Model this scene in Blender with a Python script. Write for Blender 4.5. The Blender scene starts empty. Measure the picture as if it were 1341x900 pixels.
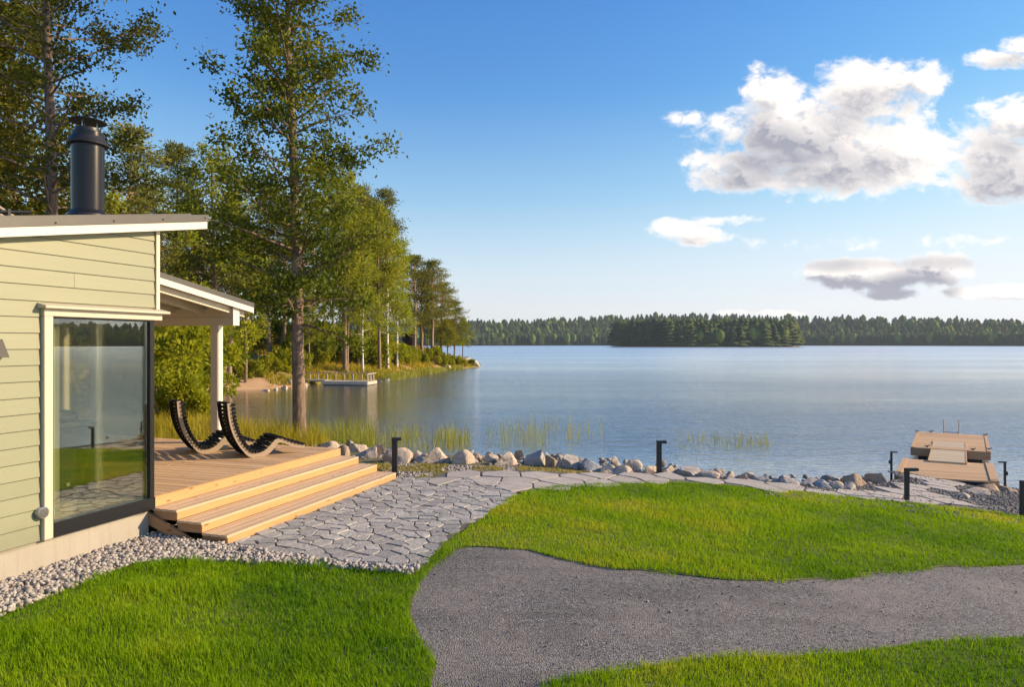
import bpy, bmesh, math, random
import numpy as np
from mathutils import Vector, Matrix, noise, geometry
R = math.radians
random.seed(7); np.random.seed(7)
rng = np.random.default_rng(11)
SC = bpy.context.scene
COL = SC.collection
# ------------------------------------------------------------------ camera, sky, sun, exposure
cam_d = bpy.data.cameras.new('camera'); cam = bpy.data.objects.new('camera', cam_d); COL.objects.link(cam)
cam.location = (0, 0, 0); cam.rotation_euler = (R(90), 0, 0)
cam_d.sensor_width = 36; cam_d.lens = 36*900/1341; cam_d.clip_start = .05; cam_d.clip_end = 9000
SC.camera = cam
SUN_AZ, SUN_EL = 85, 23            # degrees from +Y towards +X, degrees above the horizon
sd = Vector((math.sin(R(SUN_AZ))*math.cos(R(SUN_EL)), math.cos(R(SUN_AZ))*math.cos(R(SUN_EL)), math.sin(R(SUN_EL))))
sun_d = bpy.data.lights.new('sun', 'SUN'); sun = bpy.data.objects.new('sun', sun_d); COL.objects.link(sun)
sun_d.energy = 4.7; sun_d.angle = R(.6); sun_d.color = (1, .76, .47)
sun.rotation_euler = sd.to_track_quat('Z', 'Y').to_euler()
SC.view_settings.view_transform = 'Standard'; SC.view_settings.look = 'None'
SC.view_settings.exposure = .68; SC.view_settings.gamma = 1; SC.view_settings.use_curve_mapping = False
SC.cycles.use_denoising = True
try: SC.cycles.denoiser = 'OPENIMAGEDENOISE'
except Exception: pass
SC.cycles.max_bounces = 6; SC.cycles.transparent_max_bounces = 12; SC.cycles.volume_bounces = 0
SC.cycles.sample_clamp_indirect = 6

# ------------------------------------------------------------------ node helpers
class N:
    """tiny wrapper round a node tree"""
    def __init__(s, tree): s.t = tree
    def n(s, typ, ins=None, **props):
        nd = s.t.nodes.new(typ)
        for k, v in props.items(): setattr(nd, k, v)
        for k, v in (ins or {}).items():
            if isinstance(v, bpy.types.NodeSocket): s.t.links.new(v, nd.inputs[k])
            else: nd.inputs[k].default_value = v
        return nd
    def m(s, op, a, b=0.0, c=None, clamp=False):
        nd = s.t.nodes.new('ShaderNodeMath'); nd.operation = op; nd.use_clamp = clamp
        for i, v in enumerate((a, b, c)):
            if v is None: continue
            if isinstance(v, bpy.types.NodeSocket): s.t.links.new(v, nd.inputs[i])
            else: nd.inputs[i].default_value = v
        return nd.outputs[0]
    def mix(s, f, a, b, blend='MIX'):
        nd = s.t.nodes.new('ShaderNodeMix'); nd.data_type = 'RGBA'; nd.blend_type = blend
        for i, v in ((0, f), (6, a), (7, b)):
            if isinstance(v, bpy.types.NodeSocket): s.t.links.new(v, nd.inputs[i])
            else: nd.inputs[i].default_value = (v if i == 0 else (*v, 1) if len(v) == 3 else v)
        return nd.outputs[2]
    def ramp(s, f, stops):
        nd = s.t.nodes.new('ShaderNodeValToRGB'); s.t.links.new(f, nd.inputs[0])
        e = nd.color_ramp.elements
        while len(e) < len(stops): e.new(.5)
        for i, (p, c) in enumerate(stops):
            e[i].position = p; e[i].color = (*c, 1) if len(c) == 3 else c
        return nd.outputs[0]
    def noise(s, vec, scale, detail=4, rough=.5, dist=0):
        nd = s.n('ShaderNodeTexNoise', {'Scale': scale, 'Detail': detail, 'Roughness': rough, 'Distortion': dist})
        if vec is not None: s.t.links.new(vec, nd.inputs['Vector'])
        return nd.outputs['Fac']
    def mapr(s, v, a, b, c=0., d=1., smooth=False):
        nd = s.n('ShaderNodeMapRange', {0: v, 1: a, 2: b, 3: c, 4: d})
        if smooth: nd.interpolation_type = 'SMOOTHSTEP'
        return nd.outputs[0]
    def mapping(s, vec, scale=(1, 1, 1), rot=(0, 0, 0), loc=(0, 0, 0)):
        nd = s.n('ShaderNodeMapping', {'Vector': vec, 'Scale': scale, 'Rotation': rot, 'Location': loc}); return nd.outputs[0]

MATS = {}
def material(name, base, rough=.6, metallic=0., spec=.5, bump=None, bstr=.3, bdist=.01, build=None, **kw):
    m = bpy.data.materials.new(name); m.use_nodes = True; t = m.node_tree; g = N(t)
    p = t.nodes['Principled BSDF']
    p.inputs['Roughness'].default_value = rough; p.inputs['Metallic'].default_value = metallic
    p.inputs['Specular IOR Level'].default_value = spec
    co = g.n('ShaderNodeNewGeometry').outputs['Position']
    if callable(base): c = base(g, co)
    else: c = base
    if isinstance(c, bpy.types.NodeSocket): t.links.new(c, p.inputs['Base Color'])
    else: p.inputs['Base Color'].default_value = (*c, 1)
    if bump:
        h = bump(g, co)
        b = g.n('ShaderNodeBump', {'Height': h, 'Strength': bstr, 'Distance': bdist})
        t.links.new(b.outputs[0], p.inputs['Normal'])
    MATS[name] = m
    return m

def island(g): return g.n('ShaderNodeNewGeometry').outputs['Random Per Island']
def objrand(g): return g.n('ShaderNodeObjectInfo').outputs['Random']

# ------------------------------------------------------------------ world: sky and clouds at infinity
w = bpy.data.worlds.new('World'); SC.world = w; w.use_nodes = True
wt = w.node_tree; g = N(wt); wt.nodes.clear()
sky = g.n('ShaderNodeTexSky'); sky.sky_type = 'NISHITA'; sky.sun_disc = False
sky.sun_elevation = R(SUN_EL); sky.sun_rotation = R(SUN_AZ); sky.altitude = 100
sky.air_density = 1.0; sky.dust_density = .3; sky.ozone_density = 2.2
def cloud_group():
    t = bpy.data.node_groups.new('cloud_density', 'ShaderNodeTree'); g = N(t)
    t.interface.new_socket('P', in_out='INPUT', socket_type='NodeSocketVector')
    t.interface.new_socket('D', in_out='OUTPUT', socket_type='NodeSocketFloat'); t.interface.new_socket('S', in_out='OUTPUT', socket_type='NodeSocketFloat')
    gi = t.nodes.new('NodeGroupInput'); go = t.nodes.new('NodeGroupOutput')
    P = gi.outputs[0]
    n1 = g.noise(g.mapping(P, (.013, .021, 1)), 1, 7, .6, .3)
    n2 = g.noise(g.mapping(P, (.004, .008, 1), loc=(3, 1, 0)), 1, 3, .5)
    sep = g.n('ShaderNodeSeparateXYZ', {0: P})
    X, Y = sep.outputs[0], sep.outputs[1]
    E = [(1012,118,46,34,1.),(1150,122,92,50,1.1),(1060,178,135,55,1.2),(985,218,80,38,1.1),(965,235,60,22,1.),(1150,205,110,58,1.2),(1080,232,125,30,1.),(1205,110,40,38,1),(1225,195,60,30,.9),
         (1320,190,90,62,1.2),(1300,240,85,32,1.1),(1400,210,100,70,1.1),
         (1318,78,50,13,.8),(1350,60,45,16,.8),(895,152,26,11,.6),(880,300,36,14,.75),(918,309,44,13,.8),(955,288,48,9,.7),
         (1150,362,95,24,1.35),(1100,354,48,16,1.1),(1165,383,48,12,1.),(1220,352,65,24,1.2),(1310,383,80,11,1.2),(1000,410,60,6,.6),(1120,318,120,9,.3),
         (1600,260,200,70,1.1),(1900,330,300,60,1.),(2500,250,400,120,1.1)]
    acc = None
    for cx, cy, rx, ry, a in E:
        dx = g.m('DIVIDE', g.m('SUBTRACT', X, cx), rx*1.0); dy = g.m('DIVIDE', g.m('SUBTRACT', Y, cy), ry*1.0)
        r = g.m('ADD', g.m('MULTIPLY', dx, dx), g.m('MULTIPLY', dy, dy))
        v = g.m('MULTIPLY', g.m('SUBTRACT', 1., r), a)
        acc = v if acc is None else g.m('SMOOTH_MAX', acc, v, .15)
    acc = g.m('MAXIMUM', acc, -1.2)
    d = g.m('ADD', acc, g.m('MULTIPLY', g.m('SUBTRACT', n1, .52), 3.5))
    d = g.m('ADD', d, g.m('MULTIPLY', g.m('SUBTRACT', n2, .5), 1.0))
    d = g.m('ADD', d, g.m('MULTIPLY', g.m('SUBTRACT', g.noise(g.mapping(P, (.05, .065, 1)), 1, 6, .62, .5), .5), 1.5))
    S = g.m('ADD', acc, g.m('MULTIPLY', g.m('SUBTRACT', n1, .52), 1.3))
    S = g.m('ADD', S, g.m('MULTIPLY', g.m('SUBTRACT', n2, .5), 2.2))
    t.links.new(d, go.inputs[0]); t.links.new(S, go.inputs[1]); return t
CG = cloud_group()
gen = g.n('ShaderNodeTexCoord').outputs['Generated']
sp = g.n('ShaderNodeSeparateXYZ', {0: gen})
yy = g.m('MAXIMUM', sp.outputs[1], .05)
U = g.m('ADD', g.m('MULTIPLY', g.m('DIVIDE', sp.outputs[0], yy), 900), 670.5)
V = g.m('SUBTRACT', 450, g.m('MULTIPLY', g.m('DIVIDE', sp.outputs[2], yy), 900))
P = g.n('ShaderNodeCombineXYZ', {0: U, 1: V}).outputs[0]
def cd(vec):
    nd = g.n('ShaderNodeGroup'); nd.node_tree = CG; wt.links.new(vec, nd.inputs[0]); return nd.outputs
d0, s0_ = cd(P)
d1_ = cd(g.n('ShaderNodeVectorMath', {0: P, 1: (30, -26, 0)}, operation='ADD').outputs[0])[1]
hi_d = cd(g.n('ShaderNodeVectorMath', {0: P, 1: (10, -12, 0)}, operation='ADD').outputs[0])[0]
rim = g.mapr(g.m('SUBTRACT', hi_d, d0), -.1, .5)
d1_ = g.m('ADD', d1_, g.m('MULTIPLY', g.m('SUBTRACT', rim, .3), .8))
front = g.mapr(sp.outputs[1], .1, .3)
thin = g.mapr(g.noise(g.mapping(P, (.004, .05, 1), loc=(5, 2, 0)), 1, 4, .6), .50, .75, 0, .35)
thin = g.m('MULTIPLY', thin, g.m('MULTIPLY', g.mapr(V, 330, 365), g.mapr(V, 425, 400)))
alpha = g.m('MULTIPLY', g.m('MULTIPLY', g.mapr(d0, -.25, .75, smooth=True), front), .97)
low = g.mapr(V, 300, 345, 0., .75)
depth = g.mapr(g.m('ADD', d1_, low), -.1, 1.25)
up = g.mapr(g.m('ADD', g.m('ADD', g.m('MULTIPLY', s0_, .6), g.m('MULTIPLY', d0, .4)), low), .1, 1.15)
shade = g.m('POWER', g.m('MULTIPLY', depth, up), .8)
CW, CGY = (5.4, 5.0, 4.6), (1.75, 1.75, 2.05)
ccol = g.mix(shade, CW, CGY)
# the real sky is richer in blue high up and milky near the horizon
elev = g.m('ARCSINE', sp.outputs[2])
skc = g.n('ShaderNodeHueSaturation', {'Saturation': g.mapr(elev, 0, R(20), .35, 1.1), 'Value': 1.0, 'Color': sky.outputs[0]}).outputs[0]
tint = g.ramp(g.mapr(elev, 0, R(30)), [(0, (1.0, .96, .93)), (.14, (.86, .92, .98)), (.4, (.60, .80, .98)), (1, (.40, .70, 1.04))])
skc = g.mix(1., skc, tint, 'MULTIPLY')
sc_ = g.n('ShaderNodeSeparateColor', {0: skc}); ch = []
for i_, M_ in enumerate((4.5, 4.6, 4.85)):       # the glow beside the sun stays below white
    x_ = sc_.outputs[i_]; q_ = g.m('DIVIDE', x_, M_); ch.append(g.m('DIVIDE', x_, g.m('POWER', g.m('ADD', 1., g.m('MULTIPLY', g.m('MULTIPLY', q_, q_), q_)), .3333)))
skc = g.n('ShaderNodeCombineColor', {0: ch[0], 1: ch[1], 2: ch[2]}).outputs[0]
skc = g.mix(thin, skc, (3.6, 3.5, 3.75))
fin = g.mix(alpha, skc, ccol)
bg = g.n('ShaderNodeBackground', {'Color': fin, 'Strength': .15})
wo = g.n('ShaderNodeOutputWorld', {'Surface': bg.outputs[0]})

# ------------------------------------------------------------------ mesh helpers
def mesh_np(name, V, F, size):
    """V (n,3), F flat array of indices, faces all of one size"""
    me = bpy.data.meshes.new(name); V = np.asarray(V, np.float32); F = np.asarray(F, np.int32).ravel()
    me.vertices.add(len(V)); me.vertices.foreach_set('co', V.ravel())
    nf = len(F)//size
    me.loops.add(len(F)); me.loops.foreach_set('vertex_index', F)
    me.polygons.add(nf); me.polygons.foreach_set('loop_start', np.arange(nf, dtype=np.int32)*size)
    me.update(calc_edges=True); me.validate(); return me
class MB:
    def __init__(s): s.v = []; s.f = []; s.sm = False
    def add(s, vs, fs):
        o = len(s.v); s.v += [tuple(v) for v in vs]; s.f += [tuple(i+o for i in f) for f in fs]; return s
    def hexa(s, p):            # 8 corners: bottom 4 ccw, top 4 ccw
        return s.add(p, [(3,2,1,0),(4,5,6,7),(0,1,5,4),(1,2,6,5),(2,3,7,6),(3,0,4,7)])
    def box(s, x0, x1, y0, y1, z0, z1, T=None):
        p = [(x0,y0,z0),(x1,y0,z0),(x1,y1,z0),(x0,y1,z0),(x0,y0,z1),(x1,y0,z1),(x1,y1,z1),(x0,y1,z1)]
        if T: p = [T(*q) for q in p]
        return s.hexa(p)
    def tube(s, pts, rad, k=8, cap=True, squash=1.):
        pts = [Vector(p) for p in pts]; n = len(pts); rings = []
        up = Vector((0, 0, 1)); o = len(s.v)
        prev = None
        for i in range(n):
            d = (pts[min(i+1, n-1)]-pts[max(i-1, 0)]).normalized()
            if prev is None:
                a = d.cross(up if abs(d.z) < .9 else Vector((1, 0, 0))).normalized()
            else:
                a = (prev - d*prev.dot(d)).normalized()
            prev = a; b = d.cross(a)
            r = rad[i] if hasattr(rad, '__len__') else rad
            for j in range(k):
                an = 2*math.pi*j/k; q = pts[i]+a*(math.cos(an)*r)+b*(math.sin(an)*r*squash)
                s.v.append(tuple(q))
        for i in range(n-1):
            for j in range(k):
                s.f.append((o+i*k+j, o+i*k+(j+1) % k, o+(i+1)*k+(j+1) % k, o+(i+1)*k+j))
        if cap: s.f.append(tuple(o+j for j in range(k))[::-1]); s.f.append(tuple(o+(n-1)*k+j for j in range(k)))
        return s
    def lathe(s, c, prof, k=40):
        o = len(s.v)
        for r, z in prof:
            for j in range(k):
                a = 2*math.pi*j/k; s.v.append((c[0]+r*math.cos(a), c[1]+r*math.sin(a), c[2]+z))
        for i in range(len(prof)-1):
            for j in range(k): s.f.append((o+i*k+j, o+i*k+(j+1) % k, o+(i+1)*k+(j+1) % k, o+(i+1)*k+j))
        s.f.append(tuple(o+j for j in range(k))[::-1]); s.f.append(tuple(o+(len(prof)-1)*k+j for j in range(k)))
        return s
    def build(s, name, m, parent=None, bevel=0, smooth=False, **tags):
        off = Vector(parent_world(parent)) if parent else Vector((0, 0, 0))
        me = bpy.data.meshes.new(name); me.from_pydata([tuple(Vector(v)-off) for v in s.v], [], s.f); me.update()
        if bevel:
            bm = bmesh.new(); bm.from_mesh(me)
            bmesh.ops.recalc_face_normals(bm, faces=bm.faces)
            bmesh.ops.bevel(bm, geom=[e for e in bm.edges if e.calc_face_angle(0) > .6], offset=bevel, segments=2, affect='EDGES', clamp_overlap=True)
            bm.to_mesh(me); bm.free()
        else:
            bm = bmesh.new(); bm.from_mesh(me); bmesh.ops.recalc_face_normals(bm, faces=bm.faces); bm.to_mesh(me); bm.free()
        if smooth: me.shade_smooth(); me.set_sharp_from_angle(angle=R(40))
        return link(name, me, m, parent, **tags)
def parent_world(o):
    v = Vector((0, 0, 0))
    while o: v += o.location; o = o.parent
    return v
def link(name, me, m, parent=None, loc=None, **tags):
    o = bpy.data.objects.new(name, me); COL.objects.link(o)
    if m is not None: me.materials.clear(); me.materials.append(MATS[m] if isinstance(m, str) else m)
    if parent: o.parent = parent
    if loc is not None: o.location = loc
    for k, v in tags.items():
        o['category' if k == 'cat' else k] = v
    return o
def thing(name, label, cat, loc=(0, 0, 0), group=None):
    o = bpy.data.objects.new(name, None); COL.objects.link(o); o.location = loc; o.empty_display_size = .2
    o['label'] = label; o['category'] = cat
    if group: o['group'] = group
    return o
def copy_tree(o, parent=None):
    c = o.copy(); COL.objects.link(c); c.parent = parent
    for ch in list(o.children): copy_tree(ch, c)
    return c
ONES = 'first second third fourth fifth sixth seventh eighth ninth tenth eleventh twelfth thirteenth fourteenth fifteenth sixteenth seventeenth eighteenth nineteenth twentieth'.split()
def ordn(i):
    if i < 20: return ONES[i]
    t = {2: 'twenty', 3: 'thirty', 4: 'forty'}[(i+1)//10]
    if (i+1) % 10 == 0: return {'twenty': 'twentieth', 'thirty': 'thirtieth', 'forty': 'fortieth'}[t]
    return t+' '+ONES[(i+1) % 10-1]

# ------------------------------------------------------------------ terrain functions
WZ = -3.25                                   # lake level
def surf(x):
    x = np.asarray(x, float); a = np.clip(x, 0, 12)
    return -2.26-.035*a-.0045*a*a-.06*np.clip(x-12, 0, 40)
def gp(px, py, off=0.):                      # photograph pixel -> point on the garden surface
    if py <= 455: py = 455
    z = -2.3
    for _ in range(25):
        Y = z/((450-py)/900); X = (px-670.5)/900*Y; z = float(surf(X))
    return (X, Y, z+off)
def wp(px, py, z=WZ):                        # photograph pixel -> point at height z
    Y = z/((450-py)/900); return ((px-670.5)/900*Y, Y, z)
def at(px, py, Y): return ((px-670.5)/900*Y, Y, (450-py)/900*Y)
SHORE = np.array([(60,-6),(30,5),(20,9.5),(15,12),(13,14.6),(11.3,15.9),(10,16.4),(8.6,16.2),(7.6,15.2),(6.4,14.0),(4,13.9),(2,14.1),(0,14.9),(-2,15.6),(-4,16.6),(-6,17.8),(-8,19.5),(-10,21.5),(-11.6,25),
  (-14,31),(-17.5,38),(-21,44),(-21.5,46.5),(-19,48.2),(-17.2,50.2),(-16.2,53),(-15.6,56.2),(-13.2,58.2),(-11.6,61.5),(-10.2,71.3),(-8.9,81),(-7.0,88.6),(-5.4,93.2),(-4.3,95),(-4.6,98),(-7,106),(-14,116),(-30,136),(-60,160),(-160,210),(-400,240),(-400,-80),(60,-80)], float)
def sdist(x, y):
    x = np.asarray(x, float); y = np.asarray(y, float); d = np.full(x.shape, 1e9); ins = np.zeros(x.shape, bool)
    for i in range(len(SHORE)):
        a = SHORE[i]; b = SHORE[(i+1) % len(SHORE)]; e = b-a
        t = np.clip(((x-a[0])*e[0]+(y-a[1])*e[1])/(e@e), 0, 1)
        d = np.minimum(d, np.hypot(x-a[0]-t*e[0], y-a[1]-t*e[1]))
        c = ((a[1] > y) != (b[1] > y)); den = (b[1]-a[1]) if b[1] != a[1] else 1e-9
        ins ^= c & (x < e[0]*(y-a[1])/den+a[0])
    return np.where(ins, d, -d)
def vnoise(x, y, sc, seed=0):
    """cheap value noise, vectorised"""
    r = np.random.default_rng(seed).random((64, 64))
    u = np.asarray(x)/sc; v = np.asarray(y)/sc; i = np.floor(u).astype(int); j = np.floor(v).astype(int)
    f = u-i; h = v-j; f = f*f*(3-2*f); h = h*h*(3-2*h)
    q = lambda a, b: r[a % 64, b % 64]
    return (q(i, j)*(1-f)+q(i+1, j)*f)*(1-h)+(q(i, j+1)*(1-f)+q(i+1, j+1)*f)*h
def sm(a, b, x): t = np.clip((x-a)/(b-a), 0, 1); return t*t*(3-2*t)
def height(x, y):
    x = np.asarray(x, float); y = np.asarray(y, float); d = sdist(x, y)
    near = surf(x)-.035
    zn = (WZ-.5)+(near-(WZ-.5))*sm(-.5, 1.1, d)
    rise = WZ+.10+.35*sm(0, 2.5, d)+.185*np.clip(d-.5, 0, 24)+(vnoise(x, y, 7, 3)-.5)*1.3*sm(1, 8, d)+(vnoise(x, y, 1.9, 4)-.5)*.35*sm(.3, 2, d)
    # the sand beach at the head of the bay is low and even
    bch = np.exp(-((x+24)**2/50+(y-49.5)**2/30)); rise = rise*(1-bch)+(WZ+.05+.12*np.clip(d, 0, 8))*bch
    far = sm(26, 44, y)*sm(3, -2, x)
    left = sm(-12, -17, x)*sm(12, 20, y)*.8
    k = np.maximum(far, left)
    z = zn*(1-k)+rise*k
    return np.where(d < 0, np.maximum(WZ-1.6, WZ+.05+d*.5), z)
def hz(x, y): return float(height(np.array([x]), np.array([y]))[0])

# ------------------------------------------------------------------ materials
ROT = (0, 0, math.atan2(.3162, .9487))
def wood(c1, c2, c3, axis, knots=True):
    def f(g, co):
        v = g.mapping(co, (1, 1, 1), ROT)
        sc = (60, 2.2, 60) if axis == 1 else (2.2, 60, 60)
        isl = island(g)
        off = g.n('ShaderNodeCombineXYZ', {0: g.m('MULTIPLY', isl, 37.), 1: g.m('MULTIPLY', isl, 23.), 2: g.m('MULTIPLY', isl, 11.)}).outputs[0]
        vv = g.n('ShaderNodeVectorMath', {0: v, 1: off}, operation='ADD').outputs[0]
        gr = g.noise(g.mapping(vv, sc), 1, 3, .6, .6)
        lo = g.noise(vv, 1.7, 2)
        c = g.mix(isl, c1, c2)
        c = g.mix(g.mapr(gr, .35, .7, 0, .65), c, c3)
        c = g.mix(g.mapr(lo, .35, .65, 0, .35), c, (c1[0]*.75, c1[1]*.72, c1[2]*.7))
        if knots:
            ks = (9, 3.2, 9) if axis == 1 else (3.2, 9, 9)
            vo = g.n('ShaderNodeTexVoronoi', {'Vector': g.mapping(vv, ks), 'Scale': 1.})
            kd = g.mapr(vo.outputs['Distance'], .07, .17, .8, 0.)
            c = g.mix(kd, c, (c3[0]*.45, c3[1]*.38, c3[2]*.3))
        return c
    return f
def wbump(axis):
    def f(g, co):
        v = g.mapping(co, (1, 1, 1), ROT)
        return g.noise(g.mapping(v, (70, 3, 70) if axis == 1 else (3, 70, 70)), 1, 3)
    return f
material('deck_wood', wood((.76, .51, .28), (.52, .33, .18), (.38, .24, .14), 0), .62, bump=wbump(0), bstr=.35, bdist=.003)
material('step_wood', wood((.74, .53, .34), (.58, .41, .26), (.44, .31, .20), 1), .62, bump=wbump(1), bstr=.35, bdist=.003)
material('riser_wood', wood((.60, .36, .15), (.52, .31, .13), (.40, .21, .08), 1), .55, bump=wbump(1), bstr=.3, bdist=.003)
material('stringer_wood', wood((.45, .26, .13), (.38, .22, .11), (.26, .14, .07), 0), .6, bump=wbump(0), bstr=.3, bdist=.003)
material('jetty_wood', wood((.76, .49, .24), (.54, .32, .15), (.42, .25, .12), 0, False), .62, bump=wbump(0), bstr=.3, bdist=.003)
material('pale_wood', wood((.68, .54, .34), (.62, .48, .30), (.50, .37, .22), 0, False), .62)
material('grey_wood', wood((.50, .44, .36), (.42, .37, .30), (.30, .26, .21), 0, False), .75)
def siding(g, co):
    n = g.noise(co, .9, 3); gr = g.noise(g.mapping(co, (3, 3, 40)), 1, 3)
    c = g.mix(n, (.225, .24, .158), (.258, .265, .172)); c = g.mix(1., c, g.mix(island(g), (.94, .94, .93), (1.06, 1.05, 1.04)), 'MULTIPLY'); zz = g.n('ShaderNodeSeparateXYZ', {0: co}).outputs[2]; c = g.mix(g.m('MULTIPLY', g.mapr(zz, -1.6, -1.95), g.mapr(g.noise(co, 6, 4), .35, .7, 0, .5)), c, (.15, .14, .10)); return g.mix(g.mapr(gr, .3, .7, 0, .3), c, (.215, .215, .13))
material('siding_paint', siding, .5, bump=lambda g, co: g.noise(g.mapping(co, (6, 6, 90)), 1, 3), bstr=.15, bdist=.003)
material('cream_paint', lambda g, co: g.mix(g.noise(co, 3, 4), (.50, .45, .35), (.57, .52, .41)), .5, bump=lambda g, co: g.noise(co, 60, 3), bstr=.06, bdist=.002)
material('white_paint', lambda g, co: g.mix(g.noise(co, 3, 4), (.60, .55, .48), (.66, .61, .54)), .45, bump=lambda g, co: g.noise(co, 60, 3), bstr=.05, bdist=.002)
material('beige_paint', lambda g, co: g.mix(g.noise(co, 3, 4), (.34, .32, .22), (.38, .36, .25)), .5)
def concrete(g, co):
    a = g.noise(g.mapping(co, (2, 2, 2)), 1, 5, .65); b = g.noise(g.mapping(co, (22, 22, 1.5)), 1, 3)
    c = g.mix(a, (.32, .29, .245), (.44, .40, .34)); return g.mix(g.mapr(b, .5, .75, 0, .5), c, (.30, .26, .21))
material('concrete', concrete, .85, bump=lambda g, co: g.noise(co, 45, 5), bstr=.35, bdist=.006)
material('roof_metal', lambda g, co: g.mix(g.noise(co, 8, 3), (.065, .06, .057), (.085, .08, .075)), .42, metallic=.2)
material('black_metal', (.008, .009, .012), .4, metallic=.0, spec=.3)
material('flue_metal', lambda g, co: g.mix(g.noise(g.mapping(co, (1, 1, 20)), 2, 3), (.022, .021, .023), (.032, .03, .03)), .24, metallic=.6, bump=lambda g, co: g.noise(g.mapping(co, (4, 4, 140)), 1, 2), bstr=.03, bdist=.002)
material('dark_flue', (.022, .022, .024), .42, metallic=.2)
material('steel', (.45, .45, .46), .3, metallic=.9)
material('bollard_metal', (.022, .023, .028), .5)
material('slat_black', (.012, .011, .011), .7, spec=.2)
material('rail_ply', lambda g, co: g.mix(g.noise(g.mapping(co, (10, 10, 60)), 1, 3), (.44, .33, .23), (.34, .255, .175)), .6)
material('sofa_fabric', (.03, .032, .04), .8)
material('curtain', (.55, .55, .47), .8)
material('interior_wall', (.62, .56, .44), .8)
material('interior_floor', lambda g, co: g.mix(g.noise(co, 12, 3), (.50, .46, .40), (.56, .52, .45)), .35)
material('red_cabin', (.10, .035, .03), .8)
material('float_dark', (.02, .02, .022), .7)
material('under_dark', (.03, .024, .02), .9)  # near-black: shade under deck and jetty put into colour; cabin door shares it
# window glass: a coated pane, mirror-like at a glance and tinted
m = bpy.data.materials.new('window_glass'); m.use_nodes = True; t = m.node_tree; t.nodes.clear(); g = N(t)
fr = g.n('ShaderNodeLayerWeight', {'Blend': .35}).outputs['Fresnel']
fac = g.m('ADD', g.m('MULTIPLY', fr, .7), .06, clamp=True)
tr = g.n('ShaderNodeBsdfTransparent', {'Color': (.94, .96, .86, 1)}); gl = g.n('ShaderNodeBsdfGlossy', {'Color': (.95, .95, .95, 1), 'Roughness': .0})
mx = g.n('ShaderNodeMixShader', {0: fac, 1: tr.outputs[0], 2: gl.outputs[0]}); g.n('ShaderNodeOutputMaterial', {0: mx.outputs[0]})
MATS['window_glass'] = m
# lake water
def water_bump(g, co):
    big = g.noise(g.mapping(co, (.55, 1.5, 1)), 1, 3, .55, .3)
    mid = g.noise(g.mapping(co, (2.6, 7.5, 1), rot=(0, 0, .25)), 1, 4, .6, .4)
    patch = g.mapr(g.noise(g.mapping(co, (.012, .06, 1)), 1, 4), .35, .65, .35, 1.5)
    calm = g.n('ShaderNodeSeparateXYZ', {0: co})
    fade = g.mapr(g.m('LOGARITHM', g.m('MAXIMUM', calm.outputs[1], 1.), 10.), 1.3, 2.6, 1.75, 1.9)
    patch = g.m('MULTIPLY', patch, fade)
    k = g.m('MULTIPLY', g.mapr(g.m('ADD', calm.outputs[0], g.m('MULTIPLY', calm.outputs[1], .12)), -9., 0., .3, 1., True), patch)
    return g.m('MULTIPLY', g.m('ADD', g.m('MULTIPLY', big, 1.3), g.m('MULTIPLY', mid, .85)), k)
m = bpy.data.materials.new('lake_water'); m.use_nodes = True; t = m.node_tree; t.nodes.clear(); g = N(t)
co = g.n('ShaderNodeNewGeometry').outputs['Position']
bp = g.n('ShaderNodeBump', {'Height': water_bump(g, co), 'Strength': .6, 'Distance': .042}).outputs[0]
# waves too small to resolve far out spread the reflection
rgh = g.mapr(g.m('LOGARITHM', g.m('MAXIMUM', g.n('ShaderNodeSeparateXYZ', {0: co}).outputs[1], 1.), 10.), 1.5, 2.5, .06, .30)
df = g.n('ShaderNodeBsdfDiffuse', {'Color': (.10, .125, .13, 1), 'Normal': bp}); gl = g.n('ShaderNodeBsdfGlossy', {'Color': (1, .985, .96, 1), 'Roughness': rgh, 'Normal': bp})
fr = g.n('ShaderNodeFresnel', {'IOR': 1.6, 'Normal': bp}).outputs[0]
mx = g.n('ShaderNodeMixShader', {0: g.m('ADD', g.m('MULTIPLY', fr, .42), .58, clamp=True), 1: df.outputs[0], 2: gl.outputs[0]}); g.n('ShaderNodeOutputMaterial', {0: mx.outputs[0]})
MATS['lake_water'] = m
# ground
def ground_c(g, co):
    sp = g.n('ShaderNodeSeparateXYZ', {0: co}); far = g.mapr(sp.outputs[1], 22, 34)
    a = g.noise(co, 1.3, 5, .6); b = g.noise(co, 9, 4); c2 = g.noise(co, .22, 3)
    near = g.mix(g.mapr(b, .4, .65), (.17, .13, .085), (.10, .12, .04))
    f = g.mix(g.mapr(a, .4, .6), (.22, .21, .05), (.36, .25, .09))
    f = g.mix(g.mapr(c2, .5, .6, 0, .8), f, (.40, .22, .10))
    # sand of the beach at the head of the bay
    dx = g.m('DIVIDE', g.m('ADD', sp.outputs[0], 24.), 7.5); dy = g.m('DIVIDE', g.m('SUBTRACT', sp.outputs[1], 50), 6.)
    r = g.m('ADD', g.m('ADD', g.m('MULTIPLY', dx, dx), g.m('MULTIPLY', dy, dy)), g.m('MULTIPLY', a, .8))
    f = g.mix(g.mapr(r, 1.6, .9), f, (.52, .33, .19))
    return g.mix(far, near, f)
material('ground_soil', ground_c, .95, bump=lambda g, co: g.noise(co, 7, 5, .7), bstr=.6, bdist=.05)
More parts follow.
